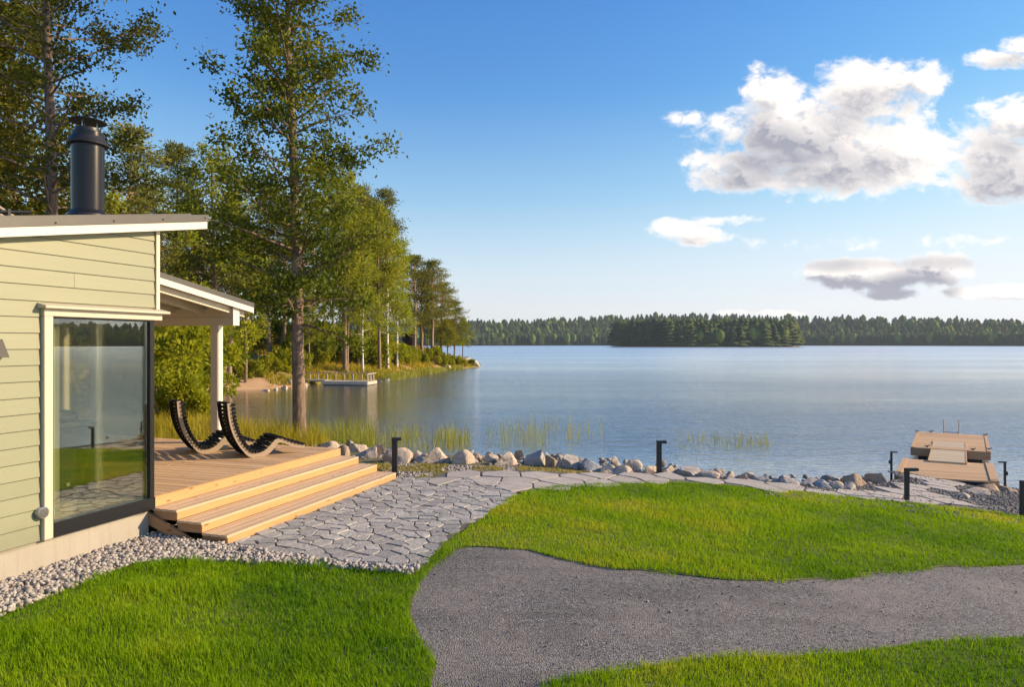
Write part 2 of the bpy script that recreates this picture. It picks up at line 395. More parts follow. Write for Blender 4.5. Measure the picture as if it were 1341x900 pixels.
def gravel_c(dark, light, sc):
    def f(g, co):
        vo = g.n('ShaderNodeTexVoronoi', {'Vector': co, 'Scale': sc}); lo = g.noise(co, .8, 4, .6); hi = g.noise(co, 35, 3, .7)
        c = g.mix(g.n('ShaderNodeSeparateColor', {0: vo.outputs['Color']}).outputs[0], dark, light)
        c = g.mix(g.mapr(g.noise(g.mapping(co, (.35, 2.2, 1), rot=(0, 0, -.12)), 1, 4, .6), .5, .64, 0, .45), c, (dark[0]*1.6, dark[1]*1.5, dark[2]*1.4))
        c = g.mix(g.mapr(lo, .42, .62, 0, .4), c, (light[0]*1.0, light[1]*.93, light[2]*.86))
        return g.mix(g.mapr(hi, .35, .7, 0, .3), c, dark)
    return f
def gravel_b(sc):
    def f(g, co):
        vo = g.n('ShaderNodeTexVoronoi', {'Vector': co, 'Scale': sc}); return g.m('ADD', g.m('MULTIPLY', vo.outputs['Distance'], -1.), g.m('MULTIPLY', g.noise(co, 5, 3), 1.5))
    return f
material('gravel', gravel_c((.043, .041, .040), (.315, .295, .285), 78), .9, bump=gravel_b(78), bstr=.7, bdist=.012)
material('dark_gravel', gravel_c((.04, .04, .042), (.22, .215, .21), 45), .9, bump=gravel_b(45), bstr=.8, bdist=.02)
material('joint_sand', gravel_c((.06, .056, .052), (.20, .185, .17), 90), .95, bump=gravel_b(90), bstr=.5, bdist=.01)
material('lawn_soil', lambda g, co: g.mix(g.noise(co, 6, 4), (.08, .11, .015), (.15, .16, .03)), .95)
def stone_c(a, b, c3, patch=.0):
    def f(g, co):
        isl = island(g); n = g.noise(co, 14, 5, .65); lo = g.noise(co, 3.1, 3)
        c = g.mix(isl, a, b); c = g.mix(g.mapr(n, .4, .7, 0, .5), c, c3); return g.mix(g.mapr(lo, .35, .7, 0, .4), c, (a[0]*.7, a[1]*.7, a[2]*.72))
    return f
material('patio_stone', stone_c((.30, .29, .28), (.54, .51, .47), (.24, .23, .22)), .8, bump=lambda g, co: g.noise(co, 16, 5, .6), bstr=.7, bdist=.02)
material('flag_stone', stone_c((.41, .37, .33), (.50, .45, .40), (.32, .29, .265)), .85, bump=lambda g, co: g.noise(co, 12, 5, .6), bstr=.5, bdist=.012)
material('pebble', lambda g, co: g.mix(g.noise(co, 60, 3), g.ramp(island(g), [(0, (.20, .17, .15)), (.3, (.36, .31, .27)), (.6, (.52, .47, .42)), (.85, (.62, .58, .53)), (1, (.38, .28, .23))]), (.30, .27, .25)), .8)
material('loose_gravel', lambda g, co: g.ramp(island(g), [(0, (.06, .055, .055)), (.5, (.16, .15, .145)), (.85, (.30, .28, .27)), (1, (.5, .47, .45))]), .85)
material('rubble', lambda g, co: g.mix(g.noise(co, 25, 4), g.ramp(island(g), [(0, (.22, .19, .17)), (.5, (.42, .36, .30)), (1, (.60, .52, .44))]), (.20, .18, .16)), .85, bump=lambda g, co: g.noise(co, 30, 5, .7), bstr=.6, bdist=.02)
def rock_mat(name, a, b, c3):
    def f(g, co):
        ob = objrand(g); tc = g.n('ShaderNodeTexCoord').outputs['Object']
        vv = g.n('ShaderNodeVectorMath', {0: tc, 1: g.n('ShaderNodeCombineXYZ', {0: g.m('MULTIPLY', ob, 50.)}).outputs[0]}, operation='ADD').outputs[0]
        n = g.noise(vv, 1.6, 6, .65); n2 = g.noise(vv, 5, 6, .75)
        c = g.mix(g.mapr(n, .35, .65), a, b); c = g.mix(g.mapr(n2, .48, .66, 0, .8), c, c3)
        li = g.noise(vv, 3.1, 5, .7); c = g.mix(g.mapr(li, .60, .66, 0, .75), c, (.36, .37, .27)); li2 = g.noise(g.mapping(vv, (1, 1, 1), loc=(9, 4, 2)), 2.2, 5, .7); c = g.mix(g.mapr(li2, .58, .68, 0, .7), c, (.09, .085, .07))
        sp = g.n('ShaderNodeTexVoronoi', {'Vector': vv, 'Scale': 40.}); return g.mix(g.mapr(sp.outputs['Distance'], .0, .5, .35, 0), c, (.10, .09, .085))
    material(name, f, .85, bump=lambda g, co: g.m('ADD', g.noise(co, 7, 6, .7), g.m('MULTIPLY', g.noise(co, 30, 4, .7), .4)), bstr=.8, bdist=.05)
rock_mat('rock_beige', (.56, .43, .32), (.68, .56, .44), (.32, .25, .20))
rock_mat('rock_grey', (.38, .34, .31), (.54, .48, .42), (.22, .20, .18))
rock_mat('rock_brown', (.36, .25, .17), (.50, .37, .26), (.18, .13, .10))
rock_mat('rock_blue', (.25, .29, .33), (.42, .42, .42), (.17, .19, .21))
def bark(a, b, up=None, zlo=0, zhi=1):
    def f(g, co):
        tc = g.n('ShaderNodeTexCoord').outputs['Object']
        n = g.noise(g.mapping(tc, (14, 14, 3)), 1, 5, .7); c = g.mix(g.mapr(n, .38, .62), a, b)
        if up:
            z = g.n('ShaderNodeSeparateXYZ', {0: tc}).outputs[2]; c = g.mix(g.mapr(z, zlo, zhi), c, g.mix(n, up, (up[0]*.6, up[1]*.6, up[2]*.6)))
        return c
    return f
tb = lambda g, co: g.noise(g.mapping(g.n('ShaderNodeTexCoord').outputs['Object'], (18, 18, 4)), 1, 5, .75)
material('bark_alder', bark((.10, .072, .052), (.30, .20, .135)), .9, bump=tb, bstr=1., bdist=.03)
material('bark_pine', bark((.18, .125, .09), (.32, .22, .155), (.50, .25, .11), 4, 9), .9, bump=tb, bstr=.8, bdist=.03)
material('bark_birch', lambda g, co: g.mix(g.mapr(g.noise(g.mapping(g.n('ShaderNodeTexCoord').outputs['Object'], (4, 4, 14)), 1, 3), .56, .62), (.62, .59, .54), (.06, .05, .045)), .8)
def leaf_mat(name, stops, trans=.45, rough=.6, scale=.25):
    m = bpy.data.materials.new(name); m.use_nodes = True; t = m.node_tree; t.nodes.clear(); g = N(t)
    at_ = g.n('ShaderNodeAttribute', attribute_name='rnd').outputs['Fac']
    co = g.n('ShaderNodeNewGeometry').outputs['Position']; lo = g.noise(co, scale, 3)
    ob = objrand(g)
    f = g.m('ADD', g.m('ADD', g.m('MULTIPLY', at_, .5), g.m('MULTIPLY', g.mapr(lo, .3, .7), .35)), g.m('MULTIPLY', ob, .15))
    c = g.ramp(f, stops)
    d = g.n('ShaderNodeBsdfPrincipled', {'Base Color': c, 'Roughness': rough, 'Specular IOR Level': .12})
    tc = g.mix(1., c, (1.25, 1.15, .5), 'MULTIPLY')
    tr = g.n('ShaderNodeBsdfTranslucent', {'Color': tc})
    mx = g.n('ShaderNodeMixShader', {0: trans, 1: d.outputs[0], 2: tr.outputs[0]}); g.n('ShaderNodeOutputMaterial', {0: mx.outputs[0]})
    MATS[name] = m
leaf_mat('leaf_alder', [(0, (.085, .12, .009)), (.5, (.215, .245, .014)), (1, (.42, .38, .022))], .4)
leaf_mat('leaf_near', [(0, (.03, .055, .008)), (.5, (.085, .115, .011)), (.8, (.17, .18, .014)), (1, (.30, .27, .018))], .32)
leaf_mat('leaf_left', [(0, (.035, .05, .007)), (.5, (.10, .11, .009)), (.8, (.20, .17, .012)), (1, (.34, .25, .014))], .4)
leaf_mat('leaf_birch', [(0, (.13, .18, .012)), (.5, (.25, .29, .018)), (1, (.38, .36, .03))], .45)
leaf_mat('needle', [(0, (.08, .10, .018)), (.5, (.175, .185, .027)), (1, (.33, .28, .04))], .2)
leaf_mat('spruce', [(0, (.018, .038, .014)), (.5, (.035, .062, .018)), (1, (.07, .095, .025))], .15)
leaf_mat('bush_leaf', [(0, (.12, .16, .010)), (.5, (.25, .28, .015)), (1, (.42, .38, .025))], .45)
leaf_mat('meadow_grass', [(0, (.16, .16, .02)), (.5, (.36, .31, .03)), (1, (.55, .41, .08))], .4, scale=.5)
leaf_mat('reed', [(0, (.14, .16, .03)), (.5, (.25, .27, .05)), (1, (.42, .38, .12))], .4, scale=.5)
leaf_mat('lawn_blade', [(0, (.04, .12, .003)), (.35, (.115, .255, .004)), (.68, (.24, .39, .006)), (1, (.48, .47, .04))], .45, .55, .9)
leaf_mat('far_conifer', [(0, (.025, .055, .018)), (.5, (.06, .092, .024)), (1, (.13, .15, .035))], .0, .9, .02)
leaf_mat('far_bright', [(0, (.06, .11, .02)), (.5, (.11, .16, .025)), (1, (.18, .20, .04))], .0, .9, .02)

# ------------------------------------------------------------------ ground, water, far shore land
def grid_coords(segs):
    out = []
    for a, b, st in segs: out += list(np.arange(a, b, st))
    out.append(segs[-1][1]); return np.array(out)
gx = grid_coords([(-400, -60, 20), (-60, -30, 1.5), (-30, -12, .6), (-12, 16, .3), (16, 60, 2)])
gy = grid_coords([(-80, 0, 8), (0, 24, .3), (24, 60, .6), (60, 120, 1.0), (120, 240, 8)])
GX, GY = np.meshgrid(gx, gy); GZ = height(GX, GY)
nx, ny = len(gx), len(gy); idx = np.arange(nx*ny).reshape(ny, nx)
Fq = np.stack([idx[:-1, :-1], idx[:-1, 1:], idx[1:, 1:], idx[1:, :-1]], -1).reshape(-1, 4)
me = mesh_np('ground', np.stack([GX, GY, GZ], -1).reshape(-1, 3), Fq, 4); me.shade_smooth()
link('ground', me, 'ground_soil', kind='structure')
# lake: one sheet out to the horizon
me = mesh_np('lake_water', [(-4000, -1000, WZ), (5000, -1000, WZ), (5000, 6000, WZ), (-4000, 6000, WZ)], [0, 1, 2, 3], 4)
link('lake_water', me, 'lake_water', kind='structure')

def pip(x, y, poly):
    x = np.asarray(x); y = np.asarray(y); ins = np.zeros(x.shape, bool); n = len(poly)
    for i in range(n):
        ax, ay = poly[i][:2]; bx, by = poly[(i+1) % n][:2]
        if ay == by: continue
        ins ^= ((ay > y) != (by > y)) & (x < (bx-ax)*(y-ay)/(by-ay)+ax)
    return ins
def densify(poly, st=.18, wob=0.):
    out = []
    for i in range(len(poly)):
        a = np.array(poly[i][:2], float); b = np.array(poly[(i+1) % len(poly)][:2], float); n = max(1, int(np.hypot(*(b-a))/st))
        for k in range(n): out.append(a+(b-a)*k/n)
    out = np.array(out)
    if wob: out += (np.stack([vnoise(out[:, 0], out[:, 1], .35, 21), vnoise(out[:, 0], out[:, 1], .35, 22)], -1)-.5)*2*wob
    return out
def sheet(name, poly, off, m, st=.3, wob=.0, bumpy=0., **tags):
    b = densify(poly, .2, wob); x0, y0 = b.min(0); x1, y1 = b.max(0)
    X, Y = np.meshgrid(np.arange(x0, x1, st), np.arange(y0, y1, st)); X = X.ravel(); Y = Y.ravel()
    k = pip(X, Y, b); pts = [Vector((p[0], p[1])) for p in b]+[Vector((x, y)) for x, y in zip(X[k], Y[k])]
    n = len(b)
    r = geometry.delaunay_2d_cdt(pts, [(i, (i+1) % n) for i in range(n)], [], 1, 1e-5)
    V = np.array([(v.x, v.y) for v in r[0]])
    Z = surf(V[:, 0])+off+(vnoise(V[:, 0], V[:, 1], .8, 5)-.5)*bumpy
    me = bpy.data.meshes.new(name); me.from_pydata(np.column_stack([V, Z]).tolist(), [], [tuple(f) for f in r[2]]); me.update(); me.shade_smooth()
    return link(name, me, m, **tags)
PX = lambda L: [gp(*p)[:2] for p in L]
lawnAB = PX([(21,797),(70,779),(120,759),(172,738),(224,734),(313,736),(418,742),(496,749),(535,749),(556,741),(572,724),(588,707),(612,690),(640,673),(664,657),(684,647),(705,640),(760,636),(840,632),(900,632.5),(1000,640),(1100,650),(1200,660),(1341,677),(1500,694)]) + [(11.5,8.4)] + \
  PX([(1500,736),(1341,738),(1250,742),(1180,748),(1100,757),(1040,762),(980,760),(900,755),(840,748),(780,740),(730,730),(690,720),(640,715),(612,715),(597,721),(572,739),(547,762),(540,778),(540,800),(548,840),(560,870),(568,900),(575,930)]) + [(-.5,3.2),(-1,.5),(-6.0,.5),(-5.6,3.4)]
lawnC = PX([(700,912),(724,899),(771,883),(849,869),(964,858),(1040,855),(1110,851),(1215,840),(1341,834),(1500,826)]) + [(13,6.5),(14,.5),(.2,.5)]
sheet('lawn_ground', lawnAB, -.006, 'lawn_soil', wob=.045, bumpy=.02, kind='structure')
sheet('lawn_ground', lawnC, -.006, 'lawn_soil', wob=.045, bumpy=.02, kind='structure')
gravel = [(-1.45,-1),(16,-1),(18,8.2),(8,8.9),(-.2,8.4),(-1.0,7.2)]
sheet('gravel_path', gravel, -.012, 'gravel', kind='structure', bumpy=.02)
# dark gravel round the flagstone path and the foot of the jetty
dark = PX([(1000,634),(1100,641),(1150,633),(1180,626)])+[(8.5,15.6),(11.4,15.2)]+PX([(1341,648),(1500,668),(1500,705),(1341,690),(1200,672),(1000,650)])
sheet('shore_gravel', dark, -.005, 'dark_gravel', kind='structure', bumpy=.04)
patio = PX([(290,722),(300,712),(521,626),(559,625),(643,630),(686,637),(664,660),(640,673),(610,692),(586,709),(568,727),(549,744),(530,750),(470,746),(400,738),(340,727)])
flags = PX([(540,630),(559,627),(580,620),(613,617),(686,617),(727,619),(776,622),(900,625),(947,628),(1023,636),(1095,641),(1142,643),(1180,640),(1206,626),(1240,628),(1262,634),(1225,647),(1295,660),(1275,664),(1200,660),(1100,650),(1000,640),(900,633),(840,633),(760,637),(705,644),(680,645),(643,636),(560,632)])
sheet('patio_bed', patio, .0, 'joint_sand', kind='structure')
sheet('path_bed', flags, .003, 'joint_sand', kind='structure')

def clip(poly, nx_, ny_, c):                     # keep points with nx*x+ny*y <= c
    out = []; n = len(poly)
    for i in range(n):
        a = poly[i]; b = poly[(i+1) % n]; da = nx_*a[0]+ny_*a[1]-c; db = nx_*b[0]+ny_*b[1]-c
        if da <= 0: out.append(a)
        if (da < 0) != (db < 0) and da != db:
            t = da/(da-db); out.append((a[0]+(b[0]-a[0])*t, a[1]+(b[1]-a[1])*t))
    return out
def paving(name, zone, cell, gap, off, m, seed, aniso=1., jit=.46, thick=.03, rough=.012, label=None):
    r = np.random.default_rng(seed); z = np.array(zone); x0, y0 = z.min(0)-cell; x1, y1 = z.max(0)+cell
    pts = []; row = 0
    y = y0
    while y < y1:
        x = x0+(row % 2)*cell*aniso*.5
        while x < x1:
            pts.append((x+r.uniform(-jit, jit)*cell*aniso, y+r.uniform(-jit, jit)*cell)); x += cell*aniso
        y += cell; row += 1
    pts = np.array(pts); mb = MB()
    for i, p in enumerate(pts):
        if not pip(np.array([p[0]]), np.array([p[1]]), zone)[0]: continue
        L = cell*2.4*aniso; poly = [(p[0]-L, p[1]-L), (p[0]+L, p[1]-L), (p[0]+L, p[1]+L), (p[0]-L, p[1]+L)]
        d = np.hypot(pts[:, 0]-p[0], pts[:, 1]-p[1]); nb = np.argsort(d)[1:26]
        for j in nb:
            q = pts[j]; nx_, ny_ = (q-p)/d[j]; mid = (q+p)/2; gg = gap*r.uniform(.7, 1.3)*(1+1.1*abs(ny_))
            poly = clip(poly, nx_, ny_, nx_*mid[0]+ny_*mid[1]-gg/2)
            if len(poly) < 3: break
        if len(poly) < 3: continue
        # split long edges and make them uneven, round the corners a little
        P2 = []; n = len(poly); c = np.mean(poly, 0)
        for k in range(n):
            a = np.array(poly[k]); b = np.array(poly[(k+1) % n]); e = b-a; l = np.hypot(*e)
            if l < 1e-3: continue
            s_ = max(2, int(l/(cell*.22)))
            for q in range(s_):
                u = q/s_ if q else .04; pt = a+e*u; nr = np.array([e[1], -e[0]])/l; pt = pt-nr*abs(r.normal(0, rough)); P2.append(pt)
        if len(P2) < 4: continue
        P2 = np.array(P2); n = len(P2); tilt = r.normal(0, .006, 2); dz = r.uniform(-.004, .006)
        zf = lambda X: surf(X[:, 0])+off+dz+(X-c)@tilt
        inner = c+(P2-c)*(1-min(.2, .0035/max(cell*.4, .01)))
        v = [(*a, b-thick) for a, b in zip(P2, zf(P2))]+[(*a, b-.003) for a, b in zip(P2, zf(P2))]+[(*a, b) for a, b in zip(inner, zf(inner))]
        f = [(k, (k+1) % n, n+(k+1) % n, n+k) for k in range(n)]+[(n+k, n+(k+1) % n, 2*n+(k+1) % n, 2*n+k) for k in range(n)]+[tuple(2*n+k for k in range(n))]
        mb.add(v, f)
    return mb.build(name, m, kind='structure')
paving('stone_patio', patio, .165, .0085, .012, 'patio_stone', 3, aniso=1.35, jit=.46, rough=.004)
paving('flagstone_path', flags, .44, .018, .018, 'flag_stone', 11, aniso=1.5, jit=.40, rough=.008)

# ------------------------------------------------------------------ the house (frame of its own: s along the gable wall towards the lake, t out of the wall)
O = np.array([-4.21, 8.02]); D1 = np.array([.3162, .9487]); D2 = np.array([.9487, -.3162])
def T(s, t, z): return (O[0]+D1[0]*s+D2[0]*t, O[1]+D1[1]*s+D2[1]*t, z)
def hb(mb, s0, s1, t0, t1, z0, z1): return mb.box(s0, s1, t0, t1, z0, z1, T)
house = thing('house', 'pale green lakeside house with wide horizontal boards, corner window and sloping metal roof', 'house', T(-1, -2, -2.3))
ROOFZ = lambda s: 1.489+.1886*s                      # upper edge of the main roof at the gable
b = MB()
# gable wall of lapped boards, cut to the roof slope and round the window
zb = -1.937; k = 0
while zb < 1.75:
    zt = zb+.157
    for (s0, s1) in (((-9, -1.33), (0, 0)) if zb < .375 and zb > -2.2 else ((-9, .095), (0, 0))):
        if s1 <= s0: continue
        top = lambda s: min(zt-.008, ROOFZ(s)-.17)
        # the board is split where the roof line crosses it
        ss = [s0]
        for z_ in (zb, zt-.008):
            sc = (z_+.17-1.489)/.1886
            if s0 < sc < s1: ss.append(sc)
        jt = s0+(s1-s0)*(.35+.6*((k*0.618) % 1)) if k % 3 == 1 else None
        if jt and all(abs(jt-q) > .06 for q in ss+[s1]): ss.append(jt)
        ss.append(s1); ss.sort(); joint = jt
        for a, c in zip(ss[:-1], ss[1:]):
            if max(top(a), top(c)) <= zb+.002: continue
            if joint is not None and c == joint: c = c-.003
            za, zc = max(top(a), zb+.001), max(top(c), zb+.001)
            p = [T(a, -.12, zb), T(c, -.12, zb), T(c, 0.004, zb), T(a, .004, zb), T(a, -.12, za), T(c, -.12, zc), T(c, -.006, zc), T(a, -.006, za)]
            b.hexa(p)
    zb = zt; k += 1
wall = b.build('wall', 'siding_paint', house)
# backing between the boards, the other walls and the floor and ceiling
b = MB()
hb(b, -9, -1.30, -.16, -.02, -1.95, .35)
b.hexa([T(-9, -.16, .35), T(.06, -.16, .35), T(.06, -.02, .35), T(-9, -.02, .35), T(-9, -.16, ROOFZ(-9)-.2), T(.06, -.16, ROOFZ(.06)-.2), T(.06, -.02, ROOFZ(.06)-.2), T(-9, -.02, ROOFZ(-9)-.2)])
hb(b, -.04, .06, -8, -.16, .36, ROOFZ(0)-.2)            # above the lake window
hb(b, -.04, .06, -8, -3.2, -1.95, .36)
hb(b, -9, .06, -8.1, -8.0, -1.95, .3)
b.build('wall_core', 'beige_paint', house)
b = MB(); hb(b, -9.0, -.06, -7.9, -.03, -1.98, -1.80); b.build('floor', 'interior_floor', house)
b = MB(); hb(b, -9.0, -.06, -7.9, -.17, .37, .42); hb(b, -4.6, -4.5, -7.9, -.17, -1.79, .36); hb(b, -4.45, -.06, -4.6, -4.5, -1.79, .36); b.build('inner_wall', 'interior_wall', house)
b = MB(); hb(b, -9.05, -.01, -8.1, -.03, -2.7, -1.952); b.build('foundation', 'concrete', house)
b = MB(); hb(b, .055, .105, -.115, .022, .40, ROOFZ(.08)-.1705); b.build('corner_board', 'cream_paint', house)
# window: black sill frame, corner posts, glass, cream trim and flashing
win = MB(); hb(win, -1.235, .03, -.09, .035, -1.935, -1.795); hb(win, -.042, .024, -.05, .026, -1.795, .252); hb(win, -1.235, -1.212, -.06, .02, -1.795, .252); hb(win, -1.235, .03, -.06, .025, .252, .27)
hb(win, -.03, .028, -3.2, -.0585, -1.93, -1.80); hb(win, -.03, .028, -3.2, -.06, .255, .30); hb(win, -.03, .028, -2.0, -1.95, -1.80, .255)
wn = win.build('window', 'black_metal', house, bevel=.004, label='black framed corner window')
b = MB(); hb(b, -1.211, -.043, -.03, -.018, -1.794, .251); b.build('glass', 'window_glass', wn)
b = MB(); hb(b, -.008, .004, -.795, -.065, -1.799, .254); hb(b, -.008, .004, -1.94, -.905, -1.799, .254); hb(b, -.008, .004, -3.1, -2.01, -1.799, .254); b.build('glass', 'window_glass', wn)
b = MB(); hb(b, -.034, .03, -.90, -.80, -1.799, .254); b.build('mullion', 'white_paint', wn)
b = MB(); hb(b, -1.330, -1.237, -.05, .045, -1.937, .271); hb(b, -1.335, .115, -.05, .05, .272, .345); b.build('trim', 'cream_paint', wn, bevel=.004)
b = MB(); b.hexa([T(-1.37, -.02, .347), T(.17, -.02, .347), T(.17, .115, .347), T(-1.37, .115, .347), T(-1.37, -.02, .405), T(.17, -.02, .405), T(.17, .118, .372), T(-1.37, .118, .372)])
b.build('flashing', 'cream_paint', wn, bevel=.003)
# round vent
c = T(-1.345, .03, -1.66); b = MB(); n2 = Vector((*D2, 0)); tt = Vector((*D1, 0))
def disc(mb, c, r0, h0, h1, k=28):
    c = Vector(c); ring = lambda r, h: [tuple(c+tt*(r*math.cos(2*math.pi*i/k))+Vector((0, 0, 1))*(r*math.sin(2*math.pi*i/k))+n2*h) for i in range(k)]
    v = ring(r0, h0)+ring(r0, h1)+ring(r0*.86, h1+.006); f = [(i, (i+1) % k, k+(i+1) % k, k+i) for i in range(k)]+[(k+i, k+(i+1) % k, 2*k+(i+1) % k, 2*k+i) for i in range(k)]+[tuple(2*k+i for i in range(k))]
    mb.add(v, f)
disc(b, c, .058, -.03, .022)
vent = b.build('vent', 'steel', house, label='round metal vent cover')
b = MB()
for i in range(-3, 4):
    h = math.sqrt(.044**2-(i*.012)**2); hb(b, -1.345-h, -1.345+h, .0585, .066, -1.66+i*.012-.003, -1.66+i*.012+.003)
b.build('louvre', 'dark_flue', vent)
# wall lamp at the edge of the picture
b = MB(); c = Vector(T(-1.70, .0, -.12))
b.hexa([T(-1.80, .005, -.13), T(-1.70, .005, -.13), T(-1.70, .09, -.13), T(-1.80, .09, -.13), T(-1.765, .005, .04), T(-1.73, .005, .04), T(-1.73, .04, .04), T(-1.765, .04, .04)])
b.build('wall_lamp', 'black_metal', house, label='black cone wall lamp')
# main roof
SE = .74
b = MB()
def slab(mb, s0, s1, t0, t1, z0f, z1f):
    mb.hexa([T(s0, t0, z0f(s0)), T(s1, t0, z0f(s1)), T(s1, t1, z0f(s1)), T(s0, t1, z0f(s0)), T(s0, t0, z1f(s0)), T(s1, t0, z1f(s1)), T(s1, t1, z1f(s1)), T(s0, t1, z1f(s0))])
slab(b, -9.3, SE, -8.4, .155, lambda s: ROOFZ(s)-.088, lambda s: ROOFZ(s))
for q in range(24): # standing seams
    t0 = -.12-.34*q; slab(b, -9.3, SE-.01, t0-.012, t0+.012, lambda s: ROOFZ(s)+.001, lambda s: ROOFZ(s)+.03)
roof = b.build('roof', 'roof_metal', house, label='dark sheet metal roof')
b = MB()
for s_ in np.arange(-1.96, .7, .66): c = T(s_, .156, ROOFZ(s_)-.045-.02*math.sin(s_*9)); b = MB(); hb(b, s_-.009, s_+.009, .155, .160, c[2]-.009, c[2]+.009); b.build('screw', 'black_metal', roof)
b = MB(); slab(b, -9.25, SE-.012, .112, .145, lambda s: ROOFZ(s)-.178, lambda s: ROOFZ(s)-.09); slab(b, SE-.045, SE-.012, -8.3, .110, lambda s: ROOFZ(s)-.178, lambda s: ROOFZ(s)-.09); b.build('fascia', 'white_paint', roof)
b = MB(); slab(b, -9.2, SE-.048, -8.3, .109, lambda s: ROOFZ(s)-.168, lambda s: ROOFZ(s)-.092); b.build('soffit', 'cream_paint', roof)
# snow guard and roof ladder
b = MB()
z = lambda s, h: ROOFZ(s)+h
b.tube([T(-2.6, -1.2, z(-2.6, .17)), T(-.55, -1.2, z(-.55, .12))], .02, 8); b.tube([T(-2.6, -1.2, z(-2.6, .08)), T(-.85, -1.2, z(-.85, .05))], .018, 8)
for s_ in (-2.2, -1.5, -.8): hb(b, s_-.015, s_+.015, -1.22, -1.18, z(s_, .0), z(s_, .16))
b.build('snow_guard', 'black_metal', roof)
b = MB()
for dt in (-.16, .0): b.tube([T(.05, -2.15+dt, z(.05, .05)), T(-.55, -1.75+dt, z(-.55, .24))], .016, 6)
b.build('roof_ladder', 'grey_wood', roof)
# flue
cs, ct = .45, -1.52; c0 = T(cs, ct, 0); zc = ROOFZ(cs)
fl = MB().lathe((c0[0], c0[1], 0), [(.235, zc-.25), (.235, zc+.10), (.200, zc+.14), (.190, zc+.15), (.190, zc+1.16)], 48).build('chimney', 'flue_metal', house, smooth=True, label='round dark metal flue with flat rain cap')
MB().lathe((c0[0], c0[1], 0), [(.236, zc-.1), (.237, zc+.09), (.207, zc+.135), (.198, zc+.14)], 48).build('base_collar', 'dark_flue', fl, smooth=True)
MB().lathe((c0[0], c0[1], 0), [(.240, zc+1.00), (.245, zc+1.02), (.150, zc+1.17), (.150, zc+1.215), (.13, zc+1.216)], 48).build('collar', 'dark_flue', fl, smooth=True)
b = MB().lathe((c0[0], c0[1], 0), [(.05, zc+1.305), (.215, zc+1.300), (.22, zc+1.308), (.21, zc+1.316), (.02, zc+1.335)], 48)
fc = b.build('rain_cap', 'dark_flue', fl, smooth=True)
b = MB()
for a in (.4, 2.5, 4.6): MB().tube([(c0[0]+.1*math.cos(a), c0[1]+.1*math.sin(a), zc+1.2), (c0[0]+.1*math.cos(a), c0[1]+.1*math.sin(a), zc+1.31)], .008, 6).build('strut', 'steel', fl)
# porch roof, rafters, beam and post
PZ = lambda s: .75+.167*(4.3-s)
PT, PE = -2.03, 4.3
b = MB(); slab(b, .13, PE, -8.2, PT, lambda s: PZ(s)-.085, lambda s: PZ(s))
pr = b.build('porch_roof', 'roof_metal', house, label='dark metal porch roof falling towards the lake')
b = MB(); slab(b, .13, PE-.01, PT-.035, PT-.005, lambda s: PZ(s)-.185, lambda s: PZ(s)-.0855); slab(b, PE-.04, PE-.01, -8.2, PT-.036, lambda s: PZ(s)-.185, lambda s: PZ(s)-.0855); b.build('fascia', 'white_paint', pr)
b = MB(); slab(b, .13, PE-.045, -8.2, PT-.04, lambda s: PZ(s)-.12, lambda s: PZ(s)-.087); b.build('soffit', 'cream_paint', pr)
for q in range(9):
    t0 = PT-.14-.62*q
    b = MB(); slab(b, .13, PE-.10, t0-.06, t0, lambda s: PZ(s)-.28, lambda s: PZ(s)-.121); b.build('rafter', 'cream_paint', pr)
b = MB(); hb(b, 3.84, 3.98, -7.8, -2.13, .33, .635); beam = b.build('beam', 'cream_paint', house, bevel=.005)
b = MB(); hb(b, 3.832, 3.839, -7.8, -2.13, .475, .482); b.build('groove', 'beige_paint', beam)
b = MB(); hb(b, 3.832, 3.988, -2.129, -2.105, .325, .64); b.build('end_board', 'white_paint', beam)  # whiter cap: sunlight on the beam end put into its colour
for t0 in (-2.62, -6.4):
    b = MB(); hb(b, 3.84, 3.98, t0, t0+.155, -1.795, .329); po = b.build('post', 'cream_paint', house, bevel=.004)
    b = MB(); hb(b, 3.855, 3.965, t0+.1551, t0+.168, -1.79, .324); b.build('lit_face', 'white_paint', po)  # whiter facing puts the sun on this side of the post into colour

# things inside the corner window
def crv(name, label, cat, group=None, loc=(0, 0, 0)): return thing(name, label, cat, loc, group)
cur = MB(); pts = []
nfold = 26
for i in range(nfold*4+1):
    u = i/(nfold*4); pts.append((-.16-.05-.035*math.sin(u*nfold*.9), -1.20+.20*u))
v = []; f = []
for (t_, s_) in pts:
    v += [T(s_, t_, -1.785), T(s_, t_, .30)]
for i in range(len(pts)-1): f.append((2*i, 2*i+2, 2*i+3, 2*i+1))
cur.add(v, f); o = cur.build('curtain', 'curtain', None, smooth=True, label='pale curtain hanging inside the left edge of the corner window', cat='curtain')
st = thing('fireplace_stove', 'black box stove standing inside the corner window', 'stove', T(-.45, -.85, -1.79))
b = MB(); hb(b, -.62, -.16, -1.20, -.72, -1.78, -.95); b.build('body', 'black_metal', st, bevel=.02)
b = MB(); hb(b, -.66, -.12, -1.24, -.68, -.949, -.90); b.build('top_plate', 'sofa_fabric', st, bevel=.01)
b = MB(); hb(b, -.50, -.46, -.719, -.70, -1.62, -1.58); b.build('handle', 'steel', st)
pw = thing('folded_blanket', 'dark rumpled blanket lying on the black stove', 'blanket', T(-.4, -.95, -.898))
bmh = bmesh.new(); bmesh.ops.create_icosphere(bmh, subdivisions=4, radius=1)
for v in bmh.verts:
    p = v.co.copy(); v.co = Vector((p.x*.20, p.y*.22, p.z*.07+.05+.03*noise.noise(p*2.4)))
me = bpy.data.meshes.new('cloth'); bmh.to_mesh(me); bmh.free(); me.shade_smooth(); link('cloth', me, 'sofa_fabric', pw)

